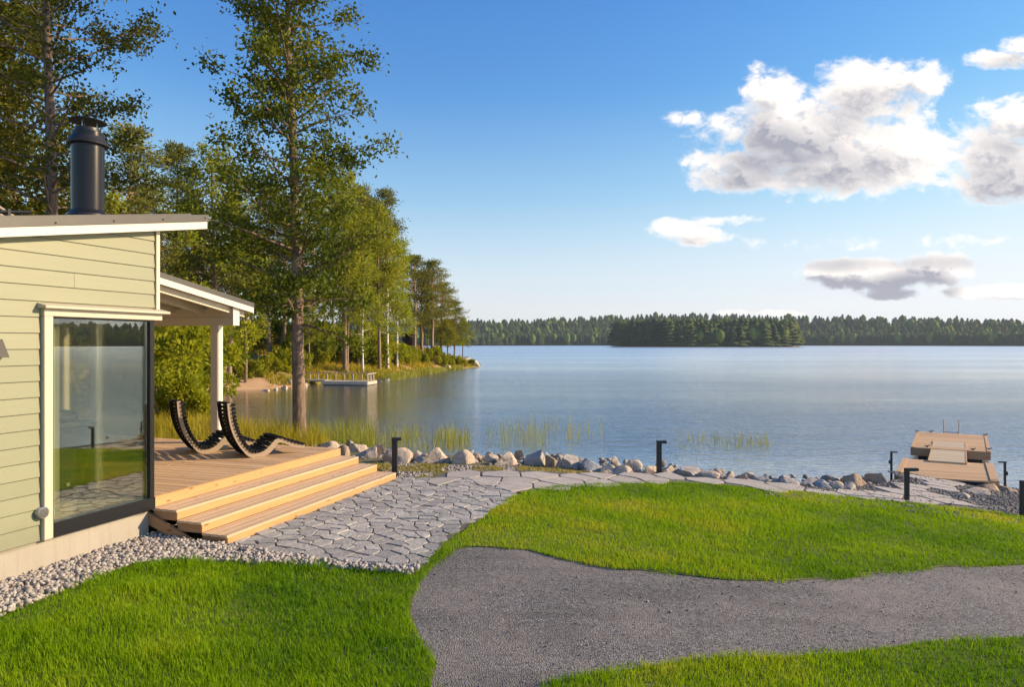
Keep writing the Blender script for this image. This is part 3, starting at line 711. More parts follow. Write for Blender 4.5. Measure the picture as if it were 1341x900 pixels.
# ------------------------------------------------------------------ deck and steps
deck = thing('wooden_deck', 'pale timber deck with three wide steps down to the stone paving', 'deck', T(2, -3, -2.26))
b = MB(); s_ = .035
while s_ < 3.93:
    a = -7.5; 
    while a < -.05:
        e = min(-.03, a+rng.uniform(2.2, 4.2)); 
        if e > -.9: e = -.03
        hb(b, s_, s_+.136, a, e-.003, -1.828, -1.8+rng.uniform(-.0015, .0015)); a = e
    s_ += .1415
b.build('decking', 'deck_wood', deck, bevel=.003)
b = MB(); hb(b, .03, 3.99, -.028, .006, -1.925, -1.7995); b.build('riser', 'riser_wood', deck, bevel=.003)
b = MB(); hb(b, 3.965, 3.995, -7.5, -.03, -2.2, -1.802); b.build('edge_board', 'stringer_wood', deck)
b = MB(); hb(b, .06, 3.93, -7.5, -.08, -1.90, -1.83)  # solid slab under the boards in the painted shade colour, besides the joists
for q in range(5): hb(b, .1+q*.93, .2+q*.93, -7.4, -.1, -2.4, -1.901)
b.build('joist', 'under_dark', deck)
TR = [(-1.926, .0), (-2.041, .356), (-2.155, .712)]
for i, (z, t0) in enumerate(TR):
    s0 = .03 if i == 0 else .03-.0*i
    b = MB()
    wdt = .356/3
    for q in range(3): hb(b, s0-.02, 3.99, t0+.008+q*wdt, t0+(q+1)*wdt+.004, z-.028, z+rng.uniform(-.001, .001))
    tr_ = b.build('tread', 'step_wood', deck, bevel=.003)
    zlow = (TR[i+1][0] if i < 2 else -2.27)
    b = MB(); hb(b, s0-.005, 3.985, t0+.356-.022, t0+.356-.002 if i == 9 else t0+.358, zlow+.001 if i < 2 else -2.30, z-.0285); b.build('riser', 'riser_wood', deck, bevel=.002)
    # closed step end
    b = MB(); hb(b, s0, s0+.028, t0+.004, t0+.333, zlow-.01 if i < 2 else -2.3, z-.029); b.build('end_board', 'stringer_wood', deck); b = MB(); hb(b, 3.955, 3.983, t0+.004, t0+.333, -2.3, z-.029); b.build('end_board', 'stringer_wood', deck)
# raking board under the near ends of the steps
b = MB(); p = [(-.06, -2.06), (.02, -1.955), (.72, -2.20), (.70, -2.32), (.50, -2.32)]
p = [(-.05, -1.97), (-.05, -2.11), (.52, -2.31), (.76, -2.31)]
b.hexa([T(-.012, p[1][0], p[1][1]), T(-.012, p[2][0], p[2][1]), T(.029, p[2][0], p[2][1]), T(.029, p[1][0], p[1][1]), T(-.012, p[0][0], p[0][1]), T(-.012, p[3][0], p[3][1]), T(.029, p[3][0], p[3][1]), T(.029, p[0][0], p[0][1])])
b.build('stringer', 'stringer_wood', deck)
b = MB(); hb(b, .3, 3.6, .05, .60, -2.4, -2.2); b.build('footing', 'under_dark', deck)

# ------------------------------------------------------------------ the two slatted rocking loungers
LA = np.array([.786, .618]); LW = np.array([-.618, .786])       # head to foot, near side to far side
def prof_pt(px, py, base):
    r = (px-670.5)/900; L = (r*base[1]-base[0])/(LA[0]-r*LA[1]); Y = base[1]+LA[1]*L; return L, (450-py)/900*Y+1.8
BASE = np.array([-4.12, 10.77])
cr = [(640,125),(643,170),(648,225),(660,300),(680,370),(705,430),(740,490),(780,540),(830,575),(880,580),(930,565),(975,535),(1015,490),(1050,450),(1085,440),(1130,458),(1180,478),(1240,494),(1300,502)]
pr_ = np.array([prof_pt(205+x/6.705, 510+y/6.705, BASE) for x, y in cr])
pr_[:, 1] = np.maximum(pr_[:, 1], .045)
def smooth_poly(P, n):
    P = np.asarray(P); 
    for _ in range(3):
        Q = [P[0]]
        for a, b_ in zip(P[:-1], P[1:]): Q += [a*.75+b_*.25, a*.25+b_*.75]
        P = np.array(Q+[P[-1]])
    d = np.r_[0, np.cumsum(np.hypot(*np.diff(P, axis=0).T))]; u = np.linspace(0, d[-1], n)
    return np.column_stack([np.interp(u, d, P[:, 0]), np.interp(u, d, P[:, 1])])
LP = smooth_poly(pr_, 90)
tg = np.gradient(LP, axis=0); tg /= np.hypot(*tg.T)[:, None]; nr = np.column_stack([-tg[:, 1], tg[:, 0]])   # normal on the sitter's side
WID = .58
def make_lounger(label):
    root = thing('sun_lounger', label, 'sun lounger', (BASE[0], BASE[1], -1.8), 'slatted loungers on the deck')
    def W(p, wv, base=BASE): return (base[0]+LA[0]*p[0]+LW[0]*wv, base[1]+LA[1]*p[0]+LW[1]*wv, -1.8+p[1])
    n = len(LP); u = np.linspace(0, 1, n)
    th_lo = np.where(u < .42, .030, .030+.035*np.sin(np.clip((u-.42)/.4, 0, 1)*math.pi))
    for w0 in (.0, WID-.03):
        b = MB(); v = []; f = []
        for i in range(n):
            lo = LP[i]-nr[i]*th_lo[i]; hi = LP[i]+nr[i]*.026
            lo = np.array([lo[0], max(lo[1], .002)])
            v += [W(lo, w0), W(hi, w0), W(hi, w0+.03), W(lo, w0+.03)]
        for i in range(n-1):
            for q in range(4): f.append((4*i+q, 4*i+(q+1) % 4, 4*i+4+(q+1) % 4, 4*i+4+q))
        f += [(3, 2, 1, 0), tuple(4*(n-1)+q for q in range(4))]
        b.add(v, f).build('rail', 'rail_ply' if w0 == 0 else 'slat_black', root)  # far rail is ply too; black puts its shaded inner side into colour
    b = MB(); ns = 60
    for k in range(ns):
        i = int(round(1+(n-3)*k/(ns-1))); p = LP[i]; a = tg[i]*.009; h0 = nr[i]*.0265; h1 = nr[i]*(.082-.026*min(1, max(0, (i-40)/15)))
        c = [p-a+h0, p+a+h0, p+a+h1, p-a+h1]
        b.add([W(q, -.02) for q in c]+[W(q, WID+.02) for q in c], [(0,1,2,3), (7,6,5,4), (0,4,5,1), (1,5,6,2), (2,6,7,3), (3,7,4,0)])
    b.build('slat', 'slat_black', root)
    b = MB()
    v = [];
    for wv in (.03, .27, WID-.05):
        b.tube([W(LP[i]+nr[i]*.012, wv+.0) for i in range(2, n-2, 3)], .012, 5)
    b.build('spine', 'slat_black', root)
    return root
lg = make_lounger('black slatted curved lounger nearer the steps, its foot pointing at the tree trunk')
l2 = copy_tree(lg); l2['label'] = 'black slatted curved lounger further left, in front of the white porch post'
l2.location = (-5.09, 11.17, -1.8)

# ------------------------------------------------------------------ path lights
def bollard(px, py, hgt, wid, head, label, rot=0., seen_top=None):
    p = gp(px, py); z0 = float(surf(p[0])); t = thing('bollard_light', label, 'path light', (p[0], p[1], z0), 'path lights on the garden')
    b = MB(); b.box(p[0]-wid/2, p[0]+wid/2, p[1]-wid/2, p[1]+wid/2, z0-.1, z0+hgt-.051); b.build('post', 'bollard_metal', t, bevel=.004)
    sg = 1 if head > 0 else -1; b = MB(); x0, x1 = sorted((p[0]-sg*wid/2, p[0]+head)); b.box(x0-.001, x1, p[1]-wid/2-.002, p[1]+wid/2+.002, z0+hgt-.05, z0+hgt); hd = b.build('lamp_head', 'bollard_metal', t, bevel=.004)
    x0, x1 = sorted((p[0]+sg*wid*.62, p[0]+head-sg*.015)); b = MB(); b.box(x0, x1, p[1]-wid/2+.01, p[1]+wid/2-.01, z0+hgt-.056, z0+hgt-.0505); b.build('lens', 'white_paint', hd)
    b = MB(); b.box(p[0]-wid*.8, p[0]+wid*.8, p[1]-wid*.8, p[1]+wid*.8, z0+.0, z0+.012); b.build('foot_plate', 'bollard_metal', t)
bollard(517, 622, .64, .09, .115, 'black bollard light standing just behind the far end of the wooden steps')
bollard(863, 620, .60, .085, .135, 'black bollard light standing on the flagstone path at the middle of the shore')
bollard(1187.5, 656, .56, .065, .19, 'black hooked bollard light at the lawn edge before the jetty')
bollard(1339, 677, .60, .065, .17, 'black bollard light at the right end of the lawn beyond the jetty')
def pier_lamp(px, py, hgt, sg, z0, label):
    p = wp(px, py, z0); t = thing('pier_lamp', label, 'lamp post', p, 'thin lamp posts at the jetty')
    b = MB(); b.box(p[0]-.018, p[0]+.018, p[1]-.018, p[1]+.018, p[2]-.4, p[2]+hgt-.021); b.build('post', 'bollard_metal', t)
    b = MB(); x0, x1 = sorted((p[0]-sg*.018, p[0]+sg*.13)); b.box(x0, x1, p[1]-.025, p[1]+.025, p[2]+hgt-.02, p[2]+hgt+.008); b.build('lamp_head', 'bollard_metal', t)
    b = MB(); x0, x1 = sorted((p[0]-sg*.05, p[0]-sg*.019)); b.box(x0, x1, p[1]-.03, p[1]+.03, p[2]+hgt*.42, p[2]+hgt*.58); b.build('socket_box', 'bollard_metal', t, bevel=.004)
pier_lamp(1167.3, 619, .47, 1, -2.95, 'thin black lamp post at the left side of the jetty')
pier_lamp(1316, 635.5, .50, -1, -3.05, 'thin black lamp post at the right side of the jetty')

# ------------------------------------------------------------------ the jetty
jet = thing('jetty', 'new timber jetty with a gangway onto a floating platform', 'jetty', wp(1240, 615, WZ))
def quad(pts): return [np.array(wp(px, py, z)) for px, py, z in pts]
def planks(mb, Q, n, th, gap=.014, z_jit=.002):          # Q: near left, near right, far right, far left; boards run left-right
    nl, nr2, fr_, fl_ = Q
    for i in range(n):
        a0, a1 = i/n, (i+1)/n-gap/ (np.linalg.norm(fl_-nl))
        dz = rng.uniform(-z_jit, z_jit)
        P = [nl+(fl_-nl)*a0, nr2+(fr_-nr2)*a0, nr2+(fr_-nr2)*a1, nl+(fl_-nl)*a1]
        mb.hexa([tuple(q-np.array([0, 0, th])) for q in P]+[tuple(q+np.array([0, 0, dz])) for q in P])
Q1 = quad([(1171, 623, -2.95), (1309, 631.8, -2.95), (1300.5, 608, -2.95), (1182, 601, -2.95)])
Q2 = quad([(1192.5, 585.8, -2.85), (1297.5, 592.3, -2.85), (1292.8, 570.8, -2.85), (1200.5, 565.3, -2.85)])
Q3 = quad([(1216.8, 603.2, -2.91), (1264.6, 606.6, -2.91), (1263.8, 580.2, -2.825), (1224, 577.6, -2.825)])
def shift(P, ax, am): return P
def inset(Q, a, b_):                                     # inner part of a quad, trimmed at left and right by metres
    nl, nr2, fr_, fl_ = Q; e = (nr2-nl)/np.linalg.norm(nr2-nl); return [nl+e*a, nr2-e*b_, fr_-e*b_, fl_+e*a]
b = MB(); planks(b, inset(Q1, .13, .17), 18, .03); pl = b.build('shore_platform', 'jetty_wood', jet)
b = MB()
for (i0, a, c_) in ((0, 0, .125), (1, -.165, 0)):
    e = (Q1[1]-Q1[0])/np.linalg.norm(Q1[1]-Q1[0]); A = Q1[0 if i0 == 0 else 1]; B = Q1[3 if i0 == 0 else 2]
    P = [A+e*a, A+e*c_, B+e*c_, B+e*a]; up = np.array([0, 0, .022]); b.hexa([tuple(q-np.array([0, 0, .10])) for q in P]+[tuple(q+up) for q in P]); b.build('kerb_board', 'jetty_wood', pl, bevel=.004); b = MB()
b = MB(); P = inset(Q1, .2, .2); b.hexa([tuple(q-np.array([0, 0, .5])) for q in P]+[tuple(q-np.array([0, 0, .035])) for q in P]); b.build('crib', 'under_dark', pl)
b = MB(); planks(b, inset(Q2, .09, .09), 27, .03); fp = b.build('float_platform', 'jetty_wood', jet)
b = MB()
for ii, (a, c_) in ((0, (0, .085)), (1, (-.085, 0))):
    e = (Q2[1]-Q2[0])/np.linalg.norm(Q2[1]-Q2[0]); A = Q2[0 if ii == 0 else 1]; B = Q2[3 if ii == 0 else 2]
    P = [A+e*a, A+e*c_, B+e*c_, B+e*a]; b.hexa([tuple(q-np.array([0, 0, .20])) for q in P]+[tuple(q+np.array([0, 0, .012])) for q in P]); b.build('kerb_board', 'jetty_wood', fp, bevel=.004); b = MB()
b = MB(); f_ = (Q2[3]-Q2[0])/np.linalg.norm(Q2[3]-Q2[0])
P = [Q2[0]+f_*.0-f_*.03, Q2[1]-f_*.03, Q2[1]-f_*.003, Q2[0]-f_*.003]; b.hexa([tuple(q-np.array([0, 0, .22])) for q in P]+[tuple(q-np.array([0, 0, .004])) for q in P])
b.build('skirt_board', 'stringer_wood', fp); b = MB()
P = [Q2[3]+f_*.003, Q2[2]+f_*.003, Q2[2]+f_*.03, Q2[3]+f_*.03]; b.hexa([tuple(q-np.array([0, 0, .22])) for q in P]+[tuple(q-np.array([0, 0, .004])) for q in P])
b.build('skirt_board', 'stringer_wood', fp)
for k, (a0, a1) in enumerate(((.12, .55), (.12, .55))):
    e = (Q2[1]-Q2[0])/np.linalg.norm(Q2[1]-Q2[0]); W_ = np.linalg.norm(Q2[1]-Q2[0]); st_ = .18 if k == 0 else W_-.60
    P = [Q2[0]+e*st_+f_*.15, Q2[0]+e*(st_+.42)+f_*.15, Q2[3]+e*(st_+.42)-f_*.15, Q2[3]+e*st_-f_*.15]
    b = MB(); b.hexa([tuple(q-np.array([0, 0, .55])) for q in P]+[tuple(q-np.array([0, 0, .05])) for q in P]); b.build('pontoon', 'float_dark', fp, bevel=.03)
b = MB(); planks(b, Q3, 22, .05); gw = b.build('gangway', 'pale_wood', jet)
b = MB()
for ii in (0, 1):
    e = (Q3[1]-Q3[0])/np.linalg.norm(Q3[1]-Q3[0]); A = Q3[ii]; B = Q3[3-ii]; o_ = (-.03, -.002) if ii == 0 else (.002, .03)
    P = [A+e*o_[0], A+e*o_[1], B+e*o_[1], B+e*o_[0]]; b.hexa([tuple(q-np.array([0, 0, .058])) for q in P]+[tuple(q+np.array([0, 0, .008])) for q in P]); b.build('side_rail', 'jetty_wood', gw); b = MB()
# mooring cleats
for (px, py) in ((1214, 585.6), (1274, 589.6), (1200.8, 565.9), (1290.5, 570.7), (1295.5, 589.3), (1219, 566.3)):
    p = wp(px, py, -2.845); b = MB(); b.tube([(p[0]-.07, p[1], p[2]+.045), (p[0]-.03, p[1], p[2]+.03), (p[0]+.03, p[1], p[2]+.03), (p[0]+.07, p[1], p[2]+.045)], .014, 6); b.box(p[0]-.02, p[0]+.02, p[1]-.015, p[1]+.015, p[2]-.003, p[2]+.03); b.build('cleat', 'bollard_metal', jet)
# swimming ladder
lad = thing('swimming_ladder', 'steel swimming ladder rising from the far edge of the floating jetty', 'ladder', wp(1246, 568, -2.85))
L0, L1 = wp(1236.2, 567.3, -2.85), wp(1256, 568.6, -2.85)
for p in (L0, L1):
    b = MB(); q = Vector(p)+Vector((*f_[:2], 0))*.06; b.tube([q+Vector((0, 0, -1.0)), q+Vector((0, 0, .38)), q+Vector((-f_[0]*.03, -f_[1]*.03, .42)), q+Vector((-f_[0]*.1, -f_[1]*.1, .42))], .019, 8); b.build('handrail', 'steel', lad, smooth=True)
for k in range(4):
    b = MB(); b.tube([Vector(L0)+Vector((f_[0]*.06, f_[1]*.06, .03-.25*k)), Vector(L1)+Vector((f_[0]*.06, f_[1]*.06, .03-.25*k))], .016, 6); b.build('rung', 'steel', lad)

# ------------------------------------------------------------------ boulders along the shore
def boulder_mesh(seed):
    r = random.Random(seed); bm = bmesh.new(); bmesh.ops.create_icosphere(bm, subdivisions=4, radius=1)
    planes = []
    for _ in range(13):
        n = Vector((r.gauss(0, 1), r.gauss(0, 1), r.gauss(.2, .7))).normalized(); planes.append((n, r.uniform(.45, .78)))
    off = Vector((seed*7.3, 0, 0))
    for v in bm.verts:
        p = v.co
        for n, d in planes:
            k = p.dot(n)-d
            if k > 0: p = p-n*(k*.93)
        p = p*(1+.13*noise.noise(p*1.5+off)+.045*noise.noise(p*4+off)+.02*noise.noise(p*11+off)); v.co = p
    x = max(abs(v.co.x) for v in bm.verts); z = max(v.co.z for v in bm.verts); y = max(abs(v.co.y) for v in bm.verts)
    for v in bm.verts: v.co = Vector((v.co.x/x, v.co.y/y, v.co.z/z))
    me = bpy.data.meshes.new('boulder'); bm.to_mesh(me); bm.free(); me.shade_smooth(); me.set_sharp_from_angle(angle=R(38)); return me
BM = {}
for mt in ('rock_beige', 'rock_grey', 'rock_brown', 'rock_blue'):
    for k in range(4):
        me = boulder_mesh(k+{'rock_beige': 0, 'rock_grey': 4, 'rock_brown': 8, 'rock_blue': 12}[mt]); me.materials.append(MATS[mt]); BM[mt, k] = me
ROCKS = [(407,588,13,7,'g'),(428,589,28,13,'b'),(449,598,20,19,'n'),(466,592,22,14,'b'),(478,600,25,19,'g'),(496,598,20,20,'n'),(522,606,37,23,'b'),(547,604,15,16,'g'),(571,606,37,24,'b'),(604,607,32,22,'b'),(624,603,14,10,'n'),
 (642,604,17,12,'b'),(665,609,32,20,'b'),(681,604,17,18,'n'),(700,609,37,23,'g'),(717,603,12,12,'g'),(726,612,20,20,'n'),(746,613,27,21,'g'),(775,617,39,20,'u'),(795,620,24,12,'b'),(806,611,19,15,'b'),(815,621,28,14,'b'),(832,616,20,16,'b'),(851,620,21,12,'b'),
 (878,620,19,11,'b'),(903,623,34,11,'g'),(932,627,27,10,'b'),(946,626,13,8,'g'),(958,628,13,7,'b'),(974,631,18,10,'n'),(1001,633,23,9,'g'),(1035,635,28,13,'g'),(1061,636,20,11,'g'),(1080,640,26,11,'u'),(1098,642,18,13,'b'),(1122,635,30,18,'n'),(1112,643,18,12,'g'),(1150,633,31,16,'n'),
 (1284,648,32,8,'b'),(1303,644,30,12,'n'),(1322,645,22,11,'n'),(1262,652,18,6,'b')]
NMN = {'b': ('rock_beige', 'beige'), 'g': ('rock_grey', 'grey'), 'n': ('rock_brown', 'brown'), 'u': ('rock_blue', 'bluish grey')}
def rock_label(i, x, wd, c):
    size = 'large' if wd >= 30 else 'middling' if wd >= 19 else 'small'
    if x < 516: k = i; return f'{size} {c} boulder, {ordn(k)} to the right of the deck-side tree trunk'
    if x < 860: k = i-6; return f'{size} {c} boulder, {ordn(k)} in the row right of the bollard by the steps'
    if x < 1165: k = i-24; return f'{size} {c} boulder, {ordn(k)} in the row right of the middle shore bollard'
    return f'{size} {c} rock lying right of the jetty foot, {ordn(i-38)} of them from the left'
RP = []
for i, (x, y, wd, h, c) in enumerate(ROCKS):
    p = gp(x, y-2 if x < 1160 else y-1); Y = p[1]; w_ = wd/900*Y; dep = w_*random.uniform(.75, 1.0)
    mt, cn = NMN[c]; o = bpy.data.objects.new('boulder', BM[mt, i % 4]); COL.objects.link(o)
    hh = h/900*Y
    o.location = (p[0], p[1]+dep*.35, p[2]-hh*.25); o.scale = (w_*.62, dep*.6, hh*.92); o.rotation_euler = (0, random.uniform(-.15, .15), random.uniform(-.2, .2))
    if i % 2: o.scale.x *= -1
    o['label'] = rock_label(i, x, wd, cn); o['category'] = 'boulder'; o['group'] = 'boulders edging the lake shore'; RP.append(o)
q = []
for i, (x, y, wd, h, c) in enumerate(ROCKS[:38]):
    p = gp(x, y-2)
    for _ in range(9): q.append((p[0]+random.uniform(-.35, .35), p[1]+random.uniform(-.12, .8), p[2]-.06+random.uniform(-.02, .06)))
RUB = np.array(q)
# smaller stones on the bank between and below the boulders: nobody could count them
def ico(sub=1):
    bm = bmesh.new(); bmesh.ops.create_icosphere(bm, subdivisions=sub, radius=1); v = np.array([x.co[:] for x in bm.verts]); f = np.array([[q.index for q in p.verts] for p in bm.faces]); bm.free(); return v, f
def scatter_stones(name, P, S, m, sub=1, flat=.65, seed=0, **tags):
    r = np.random.default_rng(seed); v, f = ico(sub); n = len(P); nv = len(v)
    A = r.normal(size=(n, 3, 3)); Qm, _ = np.linalg.qr(A)
    dv = v[None]*(1+r.uniform(-.28, .28, (n, nv, 1)))
    sc = np.stack([r.uniform(.75, 1.3, n), r.uniform(.6, 1.0, n), r.uniform(.45, .8, n)], -1)
    V = (dv*sc[:, None])@Qm; V[:, :, 2] *= flat+.2
    V = V*np.asarray(S)[:, None, None]+P[:, None]
    F = (f[None]+(np.arange(n)*nv)[:, None, None]).reshape(-1, 3)
    me = mesh_np(name, V.reshape(-1, 3), F, 3); 
    return link(name, me, m, kind='stuff', **tags)
scatter_stones('shore_rubble', RUB, np.random.default_rng(77).uniform(.035, .12, len(RUB)), 'rubble', 2, .6, 9, label='small stones wedged between and behind the shore boulders')
def sample(poly, n, seed=0):
    r = np.random.default_rng(seed); z = np.array([p[:2] for p in poly]); lo = z.min(0); hi = z.max(0); out = []
    while sum(map(len, out)) < n:
        q = r.uniform(lo, hi, (n*2, 2)); out.append(q[pip(q[:, 0], q[:, 1], z)])
    return np.concatenate(out)[:n]
peb = PX([(-260, 860), (-60, 800)]) + [T(-1.75, -.03, 0)[:2], T(.6, -.03, 0)[:2], T(.5, .2, 0)[:2], T(-.03, .3, 0)[:2]] + PX([(262,712),(300,716),(340,724),(400,733),(470,742),(530,747),(549,741),(549,750),(535,753),(418,744),(313,739),(224,737),(172,741),(120,762),(21,800),(-60,832),(-260,940)])
P = sample(peb, 7500, 3); lay = rng.uniform(0, 1, len(P)); S = rng.uniform(.014, .034, len(P))
P = np.column_stack([P, surf(P[:, 0])+.0+lay*.045]); scatter_stones('pebbles', P, S, 'pebble', 1, seed=2, label='loose pale pebbles along the foot of the house')
sheet('pebble_bed', [tuple(p) for p in peb], .004, 'joint_sand', kind='structure')
P = sample(gravel, 26000, 5); P = P[(P[:, 1] > 3)]; P = np.column_stack([P, surf(P[:, 0])-.008]); scatter_stones('path_grit', P, rng.uniform(.002, .0085, len(P))*np.where(rng.random(len(P)) < .03, 1.9, 1), 'loose_gravel', 1, seed=4)
P = sample([tuple(p) for p in dark], 5200, 6); P = np.column_stack([P, surf(P[:, 0])+.0+rng.uniform(0, .012, len(P))]); scatter_stones('shore_stones', P, rng.uniform(.01, .028, len(P)), 'loose_gravel', 1, seed=5)
strip = PX([(470,606),(560,607),(700,611),(790,619),(900,625),(727,619),(613,616),(580,620),(545,629),(522,626),(480,606)])
P = sample([tuple(p) for p in strip], 2600, 7); P = np.column_stack([P, surf(P[:, 0])-.03]); scatter_stones('shore_stones', P, rng.uniform(.01, .03, len(P)), 'pebble', 1, seed=6)

# ------------------------------------------------------------------ vegetation helpers
def set_attr(me, name, vals, domain='POINT'):
    a = me.attributes.new(name, 'FLOAT', domain); a.data.foreach_set('value', np.asarray(vals, np.float32))
def unit(v): return v/np.maximum(np.linalg.norm(v, axis=-1, keepdims=True), 1e-9)
def leaves_np(P, size, r, D=None, asp=.55, droop=0.):
    """one folded four-cornered leaf per point"""
    n = len(P); d = unit(r.normal(size=(n, 3)) if D is None else D+r.normal(size=(n, 3))*.55); d[:, 2] -= droop; d = unit(d)
    s_ = unit(np.cross(d, r.normal(size=(n, 3)))); up = np.cross(s_, d)
    L = (size*r.uniform(.7, 1.3, n))[:, None]
    a = P; b = P+d*L*.5+s_*L*asp*.5+up*L*.08; c = P+d*L; e = P+d*L*.5-s_*L*asp*.5+up*L*.08
    V = np.stack([a, b, c, e], 1).reshape(-1, 3); return V
def leaf_mesh(name, P, size, r, rnd=None, **kw):
    V = leaves_np(P, size, r, **kw); n = len(P); me = mesh_np(name, V, np.arange(4*n), 4)
    set_attr(me, 'rnd', np.repeat(r.random(n) if rnd is None else rnd, 4)); return me
def blades(name, P, H, W_, r, lean=.35, rnd=None, flop=.4):
    """grass blades: five corners each, bending outwards"""
    n = len(P); az = r.uniform(0, 2*math.pi, n); d = np.stack([np.cos(az), np.sin(az), np.zeros(n)], -1)
    sd_ = np.stack([-np.sin(az+r.normal(0, .6, n)), np.cos(az), np.zeros(n)], -1); ln = (np.abs(r.normal(0, lean, n)))[:, None]; H = H[:, None]; W_ = np.broadcast_to(W_, n)[:, None]
    up = np.array([0, 0, 1.]); mid = P+up*H*.55+d*H*ln*.3; tip = P+up*H*(1-.35*ln*flop)+d*H*ln
    V = np.stack([P-sd_*W_*.5, P+sd_*W_*.5, mid+sd_*W_*.42, mid-sd_*W_*.42, tip], 1).reshape(-1, 3)
    o = np.arange(n)[:, None]*5; F3 = np.concatenate([o+[0, 1, 2], o+[0, 2, 3], o+[3, 2, 4]], 1).reshape(-1)
    me = mesh_np(name, V, F3, 3); set_attr(me, 'rnd', np.repeat(r.random(n) if rnd is None else rnd, 5)); return me

class Skel:
    """trunk and limbs as tubes plus the points where leaves sit"""
    def __init__(s, seed): s.r = np.random.default_rng(seed); s.mb = MB(); s.P = []; s.D = []
    def limb(s, p, d, L, rad, k=5, curve=.0, wob=.12, segs=6, k2=None):
        r = s.r; pts = [np.array(p, float)]; d = np.array(d, float); d /= np.linalg.norm(d); rr = [rad]
        for i in range(segs):
            d = d+r.normal(0, wob, 3)+np.array([0, 0, curve]); d /= np.linalg.norm(d); pts.append(pts[-1]+d*L/segs); rr.append(max(rad*(1-(i+1)/segs)**.8, .004 if rad < .2 else .02))
        s.mb.tube(pts, rr, k, cap=False); return np.array(pts)
def along(pts, u):
    x = u*(len(pts)-1); i = min(int(x), len(pts)-2); f = x-i; return pts[i]*(1-f)+pts[i+1]*f, unit(pts[i+1]-pts[i])
def broadleaf(seed, H, r0, zlo, RAD, nlimb, leaf, nleaf, lean=(0, 0), prof=None, twig=.5, clump=.16, trunkk=12, wob=.05, vmin=.25, tstep=.30):
    """H height, zlo first limb, RAD(u) crown radius at u in 0..1 of the crown"""
    s = Skel(seed); r = s.r; n = 14; tp = []; rr = []
    x = y = 0
    for i in range(n+1):
        u = i/n; x += r.normal(0, wob); y += r.normal(0, wob); tp.append((lean[0]*u+x*u, lean[1]*u+y*u, H*u)); rr.append(r0*(1-u)**.7*.93+.02+(r0*.25*max(0, 1-u*14)))
    tp = np.array(tp); s.mb.tube(tp, rr, trunkk, cap=False)
    clumps = []
    for i in range(nlimb):
        u = (i+r.uniform(0, 1))/nlimb; zz = zlo+(H-zlo)*u**.95; p, _ = along(tp, min(zz/H, .985)); az = i*2.4+r.normal(0, .5); R_ = RAD(u)*r.uniform(.55, 1.12)
        rise = .05+.75*u**1.5+r.normal(0, .12); d = np.array([math.cos(az), math.sin(az), rise]); q = s.limb(p, d, R_, max(.012, r0*.30*(1-u*.75)), 5, curve=.03, wob=.13, segs=6)
        nt = max(3, int(R_/tstep)); 
        for j in range(nt):
            v = vmin+(1-vmin)*(j+r.uniform(0, 1))/nt; a, t_ = along(q, min(v, .999)); side = unit(np.cross(t_, [0, 0, 1]))*r.choice([-1, 1]); dd = unit(t_*.6+side*r.uniform(.3, 1)+np.array([0, 0, r.uniform(-.3, .5)]))
            L = twig*R_**.5*(1.15-v*.6)*r.uniform(.6, 1.3); q2 = s.limb(a, dd, L, .010 if r0 > .1 else .007, 3, curve=-.01, wob=.18, segs=3)
            for m_ in range(4): clumps.append((along(q2, min(.25+.25*m_, .999))[0], clump*r.uniform(.6, 1.4)*(.7+.3*twig)))
        clumps.append((q[-1], clump))
    C = np.array([c[0] for c in clumps]); S = np.array([c[1] for c in clumps]); k = r.integers(0, len(C), nleaf)
    crn = r.random(len(C))
    P = C[k]+r.normal(size=(nleaf, 3))*S[k][:, None]*np.array([1, 1, .75]); 
    cr_ = leaf_mesh('crown', P, leaf, r, rnd=np.clip(crn[k]*.6+r.random(nleaf)*.4, 0, 1), asp=.62, droop=.25)
    return s.mb, cr_
def pine(seed, H, r0, zlo, W, nb, nclump, per, leaf=.24, top=.5):
    s = Skel(seed); r = s.r; n = 10; tp = []; rr = []; x = y = 0
    for i in range(n+1):
        u = i/n; x += r.normal(0, .05); y += r.normal(0, .05); tp.append((x, y, H*u)); rr.append(r0*(1-u)**.75+.02)
    tp = np.array(tp); s.mb.tube(tp, rr, 8, cap=False); C = []
    for i in range(nb):
        u = (i+r.uniform(0, 1))/nb; zz = zlo+(H-zlo)*u; p, _ = along(tp, min(zz/H, .99)); az = i*2.4+r.normal(0, .6)
        R_ = W*(.35+.65*math.sin(math.pi*min(1, .25+.62*u))**.8)*(1-u**3*.75)*r.uniform(.5, 1.15); d = np.array([math.cos(az), math.sin(az), -.05+.5*u+r.normal(0, .12)])
        q = s.limb(p, d, R_, max(.015, r0*.22*(1-u*.6)), 4, curve=.05, wob=.12, segs=4)
        for j in range(nclump):
            v = .35+.65*(j+r.random())/nclump; a, t_ = along(q, min(v, .999)); C.append(a+r.normal(0, .18*R_**.5, 3)*[1, 1, .35]+[0, 0, .1])
    C += [np.array(tp[-1])+r.normal(0, .15, 3) for _ in range(4)]
    C = np.array(C); k = np.repeat(np.arange(len(C)), per); crn = r.random(len(C)); m_ = len(k)
    off = r.normal(size=(m_, 3))*np.array([.30, .30, .13])*(.75+W*.09); P = C[k]+off; D = unit(off)+np.array([0, 0, .5])
    return s.mb, leaf_mesh('crown', P, leaf, r, rnd=np.clip(crn[k]*.55+r.random(m_)*.45, 0, 1), D=D, asp=.27)
